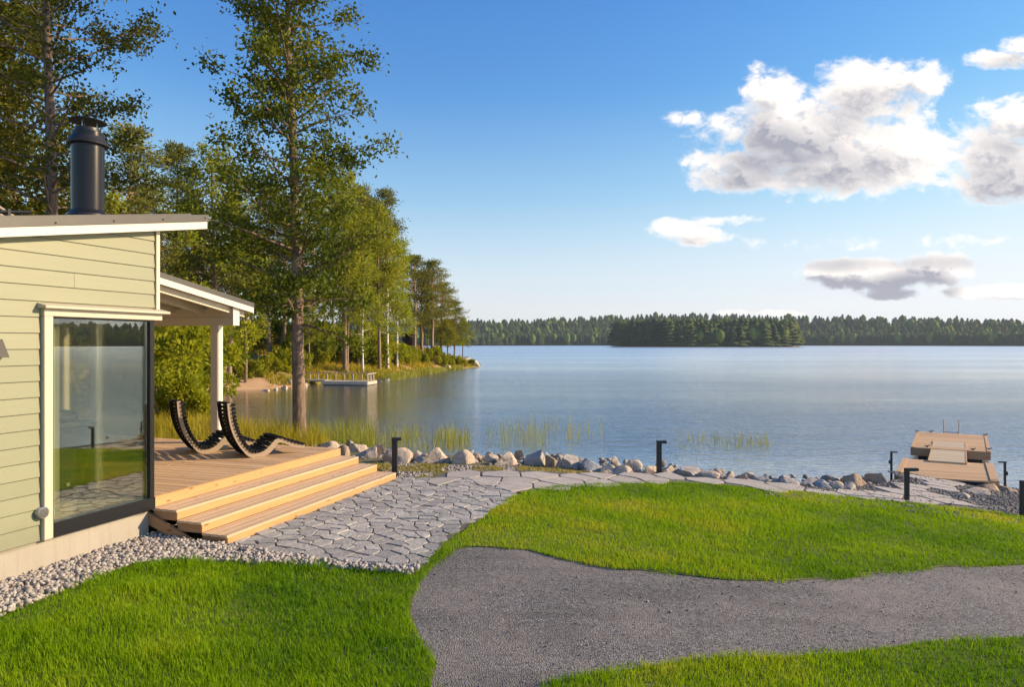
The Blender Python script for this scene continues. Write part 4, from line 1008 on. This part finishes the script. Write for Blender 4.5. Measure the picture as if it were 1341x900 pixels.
def spruce_mesh(seed, H, r0, W, leaf=.3, n=5000):
    s = Skel(seed); r = s.r; s.mb.tube([(0, 0, 0), (0, 0, H*.5), (0, 0, H)], [r0, r0*.6, .02], 7, cap=False)
    u = r.random(n)**.8; z = H*(.08+.92*u); az = r.uniform(0, 6.283, n); lay = np.sin(z*5.5+3*np.sin(az*2))*.18; rad = W*(1-u)**.85*(r.random(n)**.4)*(1+lay)+.05
    P = np.stack([np.cos(az)*rad, np.sin(az)*rad, z-rad*.25], -1); D = np.stack([np.cos(az), np.sin(az), np.full(n, -.25)], -1)
    return s.mb, leaf_mesh('crown', P, leaf, r, D=D, asp=.3)
def bush_mesh(seed, n, leaf, H=1., W=1.):
    r = np.random.default_rng(seed); k = 16; C = r.normal(size=(k, 3))*[.38, .38, .26]+[0, 0, .5]; S = r.uniform(.1, .24, k); j = r.integers(0, k, n); d = unit(r.normal(size=(n, 3)))
    P = C[j]+d*(S[j]*r.random(n)**.35)[:, None]; P[:, 2] = np.abs(P[:, 2]); P = P*[W, W, H]; s = Skel(seed)
    for q in range(9): s.limb((0, 0, -.05), (r.normal(0, .5), r.normal(0, .5), 1), .75*H, .02, 4)
    return s.mb, leaf_mesh('foliage', P, leaf, r, rnd=np.clip(r.random(k)[j]*.6+r.random(n)*.4, 0, 1), D=d, asp=.5)
def mb_mesh(mb, name, m):
    me = bpy.data.meshes.new(name); me.from_pydata(mb.v, [], mb.f); me.update(); me.shade_smooth(); me.materials.append(MATS[m]); return me
def make_tree(name, label, cat, loc, mbcr, mtrunk, mleaf, group=None, sc=1., rot=None, part='crown', rnd=random):
    t = thing(name, label, cat, loc, group)
    a = mb_mesh(mbcr[0], 'trunk', mtrunk) if isinstance(mbcr[0], MB) else mbcr[0]; o = bpy.data.objects.new('trunk' if part == 'crown' else 'stem', a); COL.objects.link(o); o.parent = t
    if not mbcr[1].materials: mbcr[1].materials.append(MATS[mleaf])
    o = bpy.data.objects.new(part, mbcr[1]); COL.objects.link(o); o.parent = t
    t.rotation_euler = (0, 0, random.uniform(0, 6.28) if rot is None else rot); t.scale = (sc,)*3 if not hasattr(sc, '__len__') else sc
    return t

# ------------------------------------------------------------------ the two big near trees
def RAD1(u):
    return float(np.interp(u, [0, .12, .3, .45, .6, .75, .9, 1], [1.6, 2.1, 2.3, 1.8, 2.05, 2.1, 1.6, .9]))
p = at(393, 587, 16.2)
make_tree('alder_tree', 'tall broadleaf tree with bare lower trunk standing right behind the deck', 'tree', (p[0], p[1], -2.75), broadleaf(5, 12.8, .155, 3.1, RAD1, 88, .10, 34000, lean=(-.25, .1), twig=.60, clump=.18, wob=.06, vmin=.08, tstep=.48), 'bark_alder', 'leaf_near', rot=0)
def RAD2(u): return float(np.interp(u, [0, .2, .5, .8, 1], [1.6, 2.6, 3.2, 2.9, 1.2]))
p = at(72, 300, 16.5)
make_tree('alder_tree', 'tall broadleaf tree rising behind the roof just left of the flue', 'tree', (p[0], p[1], -2.5), broadleaf(9, 14.5, .16, 3.4, RAD2, 84, .10, 24000, lean=(.05, .2), twig=.6, clump=.14, wob=.03), 'bark_alder', 'leaf_left', rot=1.0)
p = at(22, 300, 21)
make_tree('alder_tree', 'yellowing broadleaf tree behind the roof at the left edge', 'tree', (p[0], p[1], -2.4), broadleaf(12, 12.5, .15, 3.2, lambda u: 2.9-1.6*u, 70, .12, 26000, twig=.6, clump=.2), 'bark_alder', 'leaf_left', rot=2.0)
p = at(-45, 300, 19)
make_tree('alder_tree', 'dense broadleaf tree behind the roof, cut by the left edge', 'tree', (p[0], p[1], -2.4), broadleaf(15, 15, .18, 4, lambda u: 3.2-1.5*u, 70, .12, 26000, twig=.6, clump=.2), 'bark_alder', 'leaf_left', rot=2.6)

# ------------------------------------------------------------------ the wood on the headland
PV = [pine(30+k, 16, .20, 4.6+k*.8, 3.3, 44, 6, 40, leaf=.27) for k in range(4)]
PV = [(mb_mesh(a, 'trunk', 'bark_pine'), c) for a, c in PV]
BV = [broadleaf(40+k, 13, .15, 5.2, lambda u: 2.6*(1-u**2*.7), 44, .19, 7000, twig=.7, clump=.28, trunkk=8) for k in range(4)]
BV = [(mb_mesh(a, 'trunk', 'bark_alder'), c) for a, c in BV]
RV = [broadleaf(50+k, 13, .11, 3.2, lambda u: 2.1*(1-u**2*.6), 40, .18, 7000, twig=.8, clump=.26, trunkk=8) for k in range(2)]
RV = [(mb_mesh(a, 'trunk', 'bark_birch'), c) for a, c in RV]
SV = [spruce_mesh(60+k, 15, .18, 2.6, .34, 5200) for k in range(2)]
SV = [(mb_mesh(a, 'trunk', 'bark_pine'), c) for a, c in SV]
HT = {'p': 16., 'b': 13., 'r': 13., 's': 15.}
KV = {'p': (PV, 'bark_pine', 'needle', 'pine_tree', 'pine'), 'b': (BV, 'bark_alder', 'leaf_alder', 'broadleaf_tree', 'leafy tree'), 'r': (RV, 'bark_birch', 'leaf_birch', 'birch_tree', 'birch'), 's': (SV, 'bark_pine', 'spruce', 'spruce_tree', 'spruce')}
# pixel of the trunk, pixel of the top, distance, kind
WOOD = [(165,172,44,'p'),(228,196,50,'p'),(196,300,40,'s'),(140,262,38,'b'),(120,300,34,'b'),(250,265,56,'p'),(283,205,40,'b'),(266,300,52,'p'),(300,262,50,'p'),(322,330,44,'b'),(245,330,62,'s'),
  (352,250,60,'p'),(372,262,62,'p'),(452,232,60,'b'),(449,262,64,'p'),(470,250,66,'p'),(484,262,70,'p'),(497,275,64,'b'),(508,300,66,'r'),(520,318,72,'r'),(505,255,76,'p'),
  (543,338,84,'p'),(552,360,88,'p'),(566,345,86,'p'),(577,372,90,'p'),(595,396,89,'p'),(606,420,90,'b'),(586,420,87,'b'),
  (232,390,60,'b'),(290,340,78,'s'),(318,300,84,'p'),(340,310,88,'s'),(388,290,84,'s'),(410,270,80,'p'),(436,300,92,'s'),(478,320,96,'s'),(214,280,70,'p'),(185,260,66,'p'),(360,340,70,'b'),(276,380,66,'b'),(306,370,74,'s'),(460,350,84,'b'),(492,360,88,'s'),(255,350,80,'s'),(330,350,92,'b'),(398,350,96,'s'),(425,370,100,'b'),(350,372,86,'s'),(150,300,60,'s'),(100,280,50,'s'),(560,395,99,'s'),(572,410,95,'b'),
  (475,330,58,'r'),(455,335,56,'b'),(405,390,58,'b')]
pos = sorted(range(len(WOOD)), key=lambda i: WOOD[i][0]); rank = {}
cnt = {}
for i in pos:
    k = WOOD[i][3]; cnt[k] = cnt.get(k, -1)+1; rank[i] = cnt[k]
for i, (px, ptop, Y, k) in enumerate(WOOD):
    while sdist(np.array([(px-670.5)/900*Y]), np.array([float(Y)]))[0] < 1.6 and Y < 97: Y += .7
    X = (px-670.5)/900*Y; z0 = hz(X, Y); top = (450-ptop)/900*Y; Hh = top-z0+.1; V_, bk, lf, nm, cn = KV[k]; sc = Hh/HT[k]
    wsc = sc*random.uniform(.9, 1.12)*(1.35 if px > 535 else 1.0 if sc > .6 else 1.25)
    look = {'p': 'reddish-trunked' if sc > .85 else 'slender', 'b': 'bushy', 'r': 'pale-trunked', 's': 'pointed'}[k]
    where = 'over the house roofs' if px < 205 else 'on the wooded headland' if Y < 78 or px < 500 else 'near the headland tip'
    make_tree(nm, f'{look} {cn} {where}, {ordn(rank[i])} of the {cn}s from the left', 'tree', (X, Y, z0-.1), V_[i % len(V_)], bk, lf, group=f'{cn}s of the headland wood', sc=(wsc, wsc, sc))

# ------------------------------------------------------------------ shrubs on the headland and the near bank
BU = [bush_mesh(70+k, 2600, .12) for k in range(3)]; BU = [(mb_mesh(a, 'stem', 'bark_alder'), c) for a, c in BU]
BN = [bush_mesh(80+k, 4200, .075) for k in range(2)]; BN = [(mb_mesh(a, 'stem', 'bark_alder'), c) for a, c in BN]
for a, c in BU+BN: c.materials.append(MATS['bush_leaf'])
SHR = [(392,478,60,2.4),(410,485,62,2.6),(425,480,66,3.2),(440,478,67,2.8),(455,485,66,3.0),(468,484,67,2.6),(482,486,68,3.2),(494,488,69,2.8),(506,486,72,3.0),(516,484,75,2.4),(528,484,79,2.2),(540,480,82,2.0),(556,480,84,1.8),(570,478,86,2.2),(585,477,88,1.6),(600,474,91,1.4),
  (318,500,52,1.6),(330,503,52,1.4),(300,478,56,2.0),(345,498,54,1.5),(357,496,55,1.6),(372,488,57,2.2),(386,494,57,2.0),(448,470,76,3.0),(475,462,80,3.0),(405,462,74,3.0),(500,470,82,3.2),(330,470,66,2.6),(618,471,94.5,.9),(420,465,80,3),(360,468,70,2.6)]
for i, (px, py, Y, h) in enumerate(sorted(SHR)):
    while sdist(np.array([(px-670.5)/900*Y]), np.array([float(Y)]))[0] < .6 and Y < 97: Y += .5
    X = (px-670.5)/900*Y; z0 = hz(X, Y)
    if z0 < WZ: z0 = WZ
    make_tree('shrub', f'bright green shrub on the headland bank, {ordn(i)} from the left', 'shrub', (X, Y, z0-.1), BU[i % 3], 'bark_alder', 'bush_leaf', group='shrubs along the headland shore', sc=(h*.95, h*.95, h), part='foliage')
NSH = [(212,24,3.0,'tall light green shrub just right of the corner window'),(236,27,3.4,'broad light green shrub left of the porch post'),(262,31,3.2,'light green shrub directly left of the white porch post'),(222,19,1.5,'low light green shrub behind the left lounger'),(205,20,2.6,'light green shrub at the edge of the corner window'),(250,38,4.2,'tall leafy shrub behind the shrubs left of the porch post'),(215,40,4.6,'tallest leafy shrub behind the deck by the house corner'),(238,21,1.1,'lowest light green shrub behind the left lounger')]
for i, (px, Y, h, lb) in enumerate(NSH):
    X = (px-670.5)/900*Y; z0 = max(hz(X, Y), WZ); make_tree('shrub', lb, 'shrub', (X, Y, z0-.05), BN[i % 2], 'bark_alder', 'bush_leaf', group='shrubs beside the deck', sc=(h*.95, h*.95, h), part='foliage')

# ------------------------------------------------------------------ grasses
r = np.random.default_rng(99)
def lawn_pts(poly, zones):
    out = []
    for (y0, y1, dens) in zones:
        z = np.array([p[:2] for p in poly]); x0, x1 = z[:, 0].min(), z[:, 0].max(); n = int((x1-x0)*(y1-y0)*dens); q = np.column_stack([r.uniform(x0, x1, n), r.uniform(y0, y1, n)]); 
        fov = np.abs(q[:, 0]) < q[:, 1]*.86+1.2; q = q[fov]; out.append(q[pip(q[:, 0], q[:, 1], poly)])
    return np.concatenate(out)
Z = [(2.0, 3.8, 900), (3.8, 5.5, 6800), (5.5, 7.5, 5200), (7.5, 9.5, 3600), (9.5, 12.5, 2800)]
def lawn(name, poly, label):
    q = lawn_pts([tuple(a) for a in densify(poly, .2, .08)], Z); n = len(q)
    tuft = vnoise(q[:, 0], q[:, 1], .33, 31); big = vnoise(q[:, 0], q[:, 1], 1.6, 32); fine = vnoise(q[:, 0], q[:, 1], .11, 33)
    thin = sm(.6, .9, vnoise(q[:, 0], q[:, 1], .9, 34))*.5
    worn = np.exp(-((q[:, 0]-.15)**2/1.3+(q[:, 1]-7.9)**2/.5))      # the worn yellowish strip beside the gravel
    left = sm(.5, -1.8, q[:, 0])*sm(8.5, 6.5, q[:, 1])  # shadow over the left foreground, put into blade colour; blades also taller
    H = (.022+.024*tuft+.018*fine+.016*big)*r.uniform(.55, 1.25, n)*(1-.4*worn)*(1+.55*left*tuft)
    P = np.column_stack([q, surf(q[:, 0])-.008+(vnoise(q[:, 0], q[:, 1], .8, 5)-.5)*.02])
    W_ = .0048*r.uniform(.7, 1.3, n)*(1+.10*np.clip(q[:, 1]-5, 0, 8))
    c = np.clip(.0+.66*sm(.15, .85, big)+.25*r.random(n)+.22*fine-.20*left+.30*worn+.12*sm(8, 11, q[:, 1]), 0, 1)
    dry = r.random(n) < (.02+.10*worn); c[dry] = 1.
    me = blades(name, P, H, W_, r, lean=.45, rnd=c); link(name, me, 'lawn_blade', kind='stuff', label=label)
lawn('lawn_grass', lawnAB, 'bright green mown grass of the lawn')
lawn('lawn_grass', lawnC, 'bright green mown grass in the right foreground')
# stray tufts that have crept out of the lawn onto the gravel and paving
e = []
for poly in (lawnAB, lawnC):
    d_ = densify(poly, .012, 0); k = (vnoise(d_[:, 0], d_[:, 1], .22, 71) > .5) & (np.abs(d_[:, 0]) < d_[:, 1]*.86+1) & (d_[:, 1] > 3.5); d_ = d_[k]; e.append(np.repeat(d_, 3, 0)+r.normal(0, .035, (len(d_)*3, 2)))
e = np.concatenate(e); link('edge_grass', blades('edge_grass', np.column_stack([e, surf(e[:, 0])-.012]), r.uniform(.015, .055, len(e)), .006, r, lean=.7, rnd=r.uniform(.2, 1, len(e))), 'lawn_blade', kind='stuff', label='grass creeping over the edges of the gravel path')
# sparse weeds on the gravelly strip by the boulders
q = sample([tuple(p) for p in strip], 5200, 12); k = vnoise(q[:, 0], q[:, 1], .5, 40) > .48; q = q[k]
link('bank_weeds', blades('bank_weeds', np.column_stack([q, surf(q[:, 0])-.03]), r.uniform(.02, .07, len(q)), .009, r, lean=.7), 'meadow_grass', kind='stuff')
# tall grass on the near bank left of the trunk, between the deck and the water
q = np.column_stack([r.uniform(-13, -4.2, 30000), r.uniform(12.3, 21, 30000)]); d = sdist(q[:, 0], q[:, 1]); q = q[(d > -.6) & (r.random(len(q)) < .8)]; X = q[:, 0]; k = (X < -5.1+.0*X) | (q[:, 1] > 14.5); q = q[k]
zz = height(q[:, 0], q[:, 1]); link('tall_grass', blades('tall_grass', np.column_stack([q, zz-.02]), r.uniform(.25, .62, len(q))*(1+.45*(vnoise(q[:, 0], q[:, 1], 1, 50)-.5)), .013, r, lean=.30, rnd=np.clip(vnoise(q[:, 0], q[:, 1], .9, 51)*.6+r.random(len(q))*.4, 0, 1)), 'meadow_grass', kind='stuff', label='tall yellow-green grass on the bank behind the deck')
# grass and ferns under the headland trees
q = np.column_stack([r.uniform(-34, -4, 90000), r.uniform(46, 99, 90000)]); d = sdist(q[:, 0], q[:, 1]); sand = np.exp(-((q[:, 0]+24)**2/50+(q[:, 1]-49.5)**2/30)); q = q[(d > .1) & (d < 26) & (vnoise(q[:, 0], q[:, 1], 2.2, 52) > .32) & (sand < .45)]
zz = height(q[:, 0], q[:, 1]); link('meadow_grass', blades('meadow_grass', np.column_stack([q, zz-.05]), r.uniform(.2, .6, len(q)), .07, r, lean=.5, rnd=np.clip(vnoise(q[:, 0], q[:, 1], 4, 53)*.7+r.random(len(q))*.3, 0, 1)), 'meadow_grass', kind='stuff', label='yellow-green grass under the trees of the headland')
# reeds standing in the lake
def reeds(name, px0, px1, py0, py1, n, h0, h1, seed, w=.014, thr=.4, lab='', sc=.7):
    rr = np.random.default_rng(seed); PXX = rr.uniform(px0, px1, n); PY = rr.uniform(py0, py1, n); Y = WZ/((450-PY)/900); X = (PXX-670.5)/900*Y
    sdd = sdist(X, Y); k = (vnoise(X, Y, sc, seed) > thr) & (sdd < .5) & (sdd > (-1.3 if w > .05 else -99)); X = X[k]; Y = Y[k]; n = len(X); H = rr.uniform(h0, h1, n)*(.7+.6*vnoise(X, Y, sc*1.5, seed+1))
    me = blades(name, np.column_stack([X, Y, np.full(n, WZ-.1)]), H+.1, w, rr, lean=.34, rnd=np.clip(rr.random(n)*.6+vnoise(X, Y, 1.2, seed+2)*.4, 0, 1)); link(name, me, 'reed', kind='stuff', label=lab)
reeds('reeds', 280, 490, 566, 600, 3000, .25, .85, 61, thr=.34, w=.017, lab='pale green reeds in the shallows behind the deck and the tree trunk')
reeds('reeds', 470, 615, 570, 592, 1100, .2, .65, 62, thr=.36, w=.015, lab='pale green reeds in the shallows behind the boulders')
reeds('sparse_reeds', 636, 790, 560, 588, 620, .2, .8, 63, thr=.42, w=.011, lab='thin reeds standing in open water in front of the boulders')
reeds('sparse_reeds', 885, 1010, 573, 588, 420, .12, .42, 64, thr=.4, w=.011, lab='thin low reeds in open water right of the middle bollard')
reeds('shore_reeds', 500, 606, 482, 502, 14000, .25, .7, 65, w=.06, thr=.2, sc=3, lab='yellow reeds fringing the headland')

# ------------------------------------------------------------------ headland: rocks, pier, sauna cabin
HR = [(618,481,22,8),(606,480,18,7),(624,479,14,6),(596,481,14,6),(586,484,12,6),(577,486,10,5),(565,478,12,9),(560,488,10,5),(505,499,9,6),(498,500,8,5),(398,506,12,8),(388,508,12,9),(372,509,12,7),(360,511,10,7),(350,512,8,5),(342,512,10,4),(378,506,9,9),(546,478,10,8),(592,478,14,8),(612,476,14,8)]
for i, (px, py, wd, h) in enumerate(sorted(HR)):
    p = wp(px, py); w_ = wd/900*p[1]; hh = h/900*p[1]; o = bpy.data.objects.new('boulder', BM['rock_beige' if i % 2 else 'rock_grey', i % 4]); COL.objects.link(o)
    z0 = max(hz(p[0], p[1]+.5), WZ-.1); o.location = (p[0], p[1]+w_*.3, z0); o.scale = (w_*.55, w_*.5, hh*.85); o.rotation_euler.z = random.uniform(-.4, .4)
    o['label'] = f'rock on the waterline of the headland, {ordn(i)} from the left'; o['category'] = 'boulder'; o['group'] = 'rocks along the headland waterline'
pier = thing('pier', 'old grey timber pier with a post-and-rail fence below the headland', 'pier', wp(450, 504, WZ))
A = np.array(wp(420.7, 499.6, -2.95)); B_ = np.array(wp(481, 500.2, -2.95)); ex = unit((B_-A)*[1, 1, 0]); ey = np.array([-ex[1], ex[0], 0]); Lp = np.linalg.norm(B_-A)
def tp_(u, v, z): q = A+ex*u+ey*v; return (q[0], q[1], z)
b = MB()
for i in range(26): b.box(Lp*i/26, Lp*(i+1)/26-.012, 0, 2.0, -2.99, -2.95, tp_)
b.build('deck_board', 'grey_wood', pier)
b = MB(); b.box(0, Lp, -.03, -.002, -3.20, -2.96, tp_); b.build('side_board', 'grey_wood', pier); b = MB(); b.box(Lp+.002, Lp+.03, 0, 2.0, -3.20, -2.96, tp_); b.build('side_board', 'grey_wood', pier)
b = MB(); b.box(.1, Lp-.1, .1, 1.9, -3.5, -3.0, tp_); b.build('pontoon', 'float_dark', pier)
b = MB()
for i in range(20): b.box(-5.2+i*.26, -5.2+i*.26+.245, .75, 1.95, -2.93, -2.88, tp_)
gwy = b.build('walkway', 'grey_wood', pier)
b = MB(); b.box(-5.2, -.02, .76, .82, -3.02, -2.931, tp_); b.build('beam', 'grey_wood', gwy)
b = MB(); b.box(-5.2, Lp, 1.86, 1.94, -2.38, -2.33, tp_); b.box(Lp-.09, Lp-.01, .1, 1.86, -2.38, -2.33, tp_); b.build('handrail', 'grey_wood', pier)
for u in list(np.arange(-4.9, Lp, .74)): b = MB(); b.box(u, u+.09, 1.87, 1.93, -2.95, -2.381, tp_); b.build('post', 'grey_wood', pier)
for v_ in (.12, .75, 1.35): b = MB(); b.box(Lp-.09, Lp-.01, v_, v_+.09, -2.95, -2.381, tp_); b.build('post', 'grey_wood', pier)
Yc = 90; cx0, cx1 = (527-670.5)/900*Yc, (540-670.5)/900*Yc; z0 = hz((cx0+cx1)/2, Yc); cab = thing('lake_cabin', 'small dark cabin with a light flat roof among the headland pines', 'cabin', ((cx0+cx1)/2, Yc+1, z0))
zt = (450-435)/900*Yc
b = MB(); b.box(cx0, cx1, Yc, Yc+2.4, z0-.5, zt-.2); b.build('wall', 'red_cabin', cab)
b = MB(); b.hexa([(cx0-.3, Yc-.5, zt-.2), (cx1+.3, Yc-.5, zt-.2), (cx1+.3, Yc+2.8, zt-.2), (cx0-.3, Yc+2.8, zt-.2), (cx0-.3, Yc-.5, zt-.02), (cx1+.3, Yc-.5, zt-.08), (cx1+.3, Yc+2.8, zt+.05), (cx0-.3, Yc+2.8, zt+.1)]); b.build('roof', 'grey_wood', cab)
b = MB(); b.box(cx0+.45, cx0+.95, Yc-.04, Yc-.003, z0+.05, zt-.45); b.build('door', 'under_dark', cab)

# ------------------------------------------------------------------ far shore and island
def conifer(seed, k=7, layers=7):
    r = np.random.default_rng(seed); V = []; F = []
    for i in range(layers):
        u = i/layers; zb = .06+.90*u*.97; zt = min(1., zb+.22*(1-u*.4)); rad = .24*(1-u)**.7+.02; c = len(V); V.append((r.normal(0, .01), r.normal(0, .01), zt))
        for j in range(k): a = 2*math.pi*(j+.5*(i % 2))/k; q = rad*r.uniform(.6, 1.25); V.append((math.cos(a)*q, math.sin(a)*q, zb+r.uniform(-.04, .03)))
        F += [(c, c+1+j, c+1+(j+1) % k) for j in range(k)]
    return np.array(V), np.array(F)
def roundtree(seed):
    bm = bmesh.new(); bmesh.ops.create_icosphere(bm, subdivisions=2, radius=1); r = random.Random(seed)
    for v in bm.verts: v.co = Vector((v.co.x*.2, v.co.y*.2, v.co.z*.42+.55))*(1+.25*noise.noise(v.co*2.3+Vector((seed, 0, 0))))
    V = np.array([v.co[:] for v in bm.verts]); F = np.array([[q.index for q in f.verts] for f in bm.faces]); bm.free(); return V, F
CV = [conifer(s_) for s_ in range(6)]; RT = [roundtree(s_) for s_ in range(3)]
def forest(name, P, H, m, seed, kinds=CV, wid=1., label=None):
    r = np.random.default_rng(seed); Vs = []; Fs = []; Rs = []; o = 0
    for i, (p, h) in enumerate(zip(P, H)):
        V_, F_ = kinds[i % len(kinds)]; a = r.uniform(0, 6.28); c, s_ = math.cos(a), math.sin(a); W_ = V_@np.array([[c, s_, 0], [-s_, c, 0], [0, 0, 1]]); W_ = W_*[h*wid*r.uniform(.8, 1.2), h*wid, h]+p
        Vs.append(W_); Fs.append(F_+o); o += len(W_); Rs.append(np.clip(np.full(len(W_), r.random())*.8+.2*r.random(), 0, 1))
    me = mesh_np(name, np.concatenate(Vs), np.concatenate(Fs), 3); set_attr(me, 'rnd', np.concatenate(Rs)); return link(name, me, m, kind='stuff', label=label)
# the far land: a long low ridge all round the lake
azs = np.radians(np.linspace(-30, 112, 285)); dist0 = 1000+60*np.sin(azs*5)+90*np.sin(azs*2.3+1)
def ridge(px): return np.interp(px, [560, 610, 700, 780, 870, 960, 1066, 1150, 1200, 1300, 1341, 1500, 1900, 3000], [421, 420.5, 418.5, 414, 411.5, 412, 415, 415.5, 416, 418, 419, 417, 412, 400])
pxs = 670.5+900*np.tan(np.minimum(azs, 1.2)); hill = np.maximum((450-ridge(pxs))/900*(dist0+200)*np.cos(np.minimum(azs, 1.1))-14, 2)
rows = [(0, 0), (12, .02), (60, .25), (200, 1), (500, 1.05), (900, .6)]
V = []; 
for a, d_, h_ in zip(azs, dist0, hill):
    for (dd, k) in rows: V.append(((d_+dd)*math.sin(a), (d_+dd)*math.cos(a), WZ-.5 if dd == 0 else WZ+.8+(h_-WZ)*k))
nr_ = len(rows); idx = np.arange(len(azs)*nr_).reshape(len(azs), nr_); Fq = np.stack([idx[:-1, :-1], idx[1:, :-1], idx[1:, 1:], idx[:-1, 1:]], -1).reshape(-1, 4)
me = mesh_np('far_hills', V, Fq, 4); me.shade_smooth(); link('far_hills', me, 'spruce', kind='structure')
n = 11500; u = r.random(n); ia = u*(len(azs)-1.01); dd = np.where(r.random(n) < .35, r.uniform(8, 30, n), 10+200*r.random(n)); A_ = np.interp(ia, np.arange(len(azs)), azs); D_ = np.interp(ia, np.arange(len(azs)), dist0)+dd; Hh = np.interp(ia, np.arange(len(azs)), hill)
kk = np.interp(dd, [0, 12, 60, 200], [0, .02, .25, 1]); P = np.column_stack([D_*np.sin(A_), D_*np.cos(A_), WZ+.3+(Hh-WZ)*kk])
forest('far_forest', P, r.uniform(13, 17.5, n)*np.where(r.random(n) < .08, 1.2, 1), 'far_conifer', 5, wid=1.6, label='dark conifer forest along the far shore')
k = r.random(n) < .06; forest('far_birches', P[k]+[0, -6, 0], r.uniform(13, 20, k.sum()), 'far_bright', 6, kinds=RT, wid=1.3, label='paler leafy trees along the far shore')
# strip of pale meadow at the far right
me = MB(); 
b = MB(); p0, p1 = at(1288, 451.6, 960), at(1420, 451.6, 960); b.hexa([(p0[0], 955, WZ-.3), (p1[0], 955, WZ-.3), (p1[0], 990, WZ+.5), (p0[0], 990, WZ+.5), (p0[0], 955, WZ+.1), (p1[0], 955, WZ+.1), (p1[0], 990, WZ+2.2), (p0[0], 990, WZ+2.2)]); b.build('far_meadow', 'bush_leaf', kind='structure')
# wooded island
YI = 640; ix0, ix1 = (808-670.5)/900*YI, (1066-670.5)/900*YI
b = MB(); ring = []; nI = 48
for j in range(nI):
    a = 2*math.pi*j/nI; ring.append(((ix0+ix1)/2+(ix1-ix0)/2*1.01*math.cos(a), YI+34+34*math.sin(a)))
v = [(x, y, WZ-.6) for x, y in ring]+[((x-(ix0+ix1)/2)*.985+(ix0+ix1)/2, (y-YI-34)*.93+YI+34, WZ+.7) for x, y in ring]+[((ix0+ix1)/2, YI+34, WZ+3.5)]
f = [(j, (j+1) % nI, nI+(j+1) % nI, nI+j) for j in range(nI)]+[(nI+j, nI+(j+1) % nI, 2*nI) for j in range(nI)]
b.add(v, f).build('island_ground', 'ground_soil', kind='structure')
tmesh = []
for s_, (V_, F_) in enumerate(CV+RT):
    me = mesh_np('conifer', V_, F_, 3); set_attr(me, 'rnd', np.random.default_rng(s_).random(len(V_))); me.materials.append(MATS['far_conifer' if s_ < 6 else 'far_bright']); tmesh.append(me)
nI = 120
for j in range(nI):
    u = (j+random.random())/nI; x = ix0+2+(ix1-ix0-4)*u; e = math.sqrt(max(0, 1-((u-.5)*2)**2)); y = YI+34-34*e*.9+random.uniform(0, 9); px = 670.5+900*x/y
    bright = px > 1038 or random.random() < .06
    o = bpy.data.objects.new('broadleaf_tree' if bright else 'conifer_tree', tmesh[6+j % 3] if bright else tmesh[j % 6]); COL.objects.link(o); h = random.uniform(18, 25)*(.82 if bright else 1)*(1.0-.25*max(0, (u-.93)/.07))*random.choice((.8, .92, 1, 1, 1.1))
    o.location = (x, y, WZ+.5); o.scale = (h*random.uniform(1.1, 1.6), h*1.3, h); o.rotation_euler.z = random.uniform(0, 6.28); o['category'] = 'tree'
    if bright and px > 1038: o['label'] = 'sunlit yellow-green tree at the right end of the wooded island'; o['group'] = 'sunlit trees at the right end of the island'
    elif bright: o['label'] = 'paler leafy tree among the conifers at the island shore'; o['group'] = 'leafy trees among the island conifers'
    else: o['label'] = 'dark conifer in the front rows of the wooded island'; o['group'] = 'conifers on the island'
n = 800; u = r.random(n); x = ix0+3+(ix1-ix0-6)*u; e = np.sqrt(np.maximum(0, 1-((u-.5)*2)**2)); y = YI+34-24*e+54*e*r.random(n)
forest('island_forest', np.column_stack([x, y, np.full(n, WZ+1.)+2*e]), r.uniform(21, 27, n), 'far_conifer', 8, wid=1.5, label='dark conifers filling the middle of the island')

# ------------------------------------------------------------------ the lake air
if True:
    b = MB(); b.box(-2600, 3600, -300, 2600, -6.2, 95); hz_o = b.build('haze', None, kind='stuff')
    m = bpy.data.materials.new('haze_air'); m.use_nodes = True; t = m.node_tree; t.nodes.clear(); g = N(t)
    pv = g.n('ShaderNodeVolumePrincipled', {'Color': (.72, .84, 1, 1), 'Density': .00012, 'Anisotropy': .2}); g.n('ShaderNodeOutputMaterial', {'Volume': pv.outputs[0]})
    hz_o.data.materials.clear(); hz_o.data.materials.append(m)
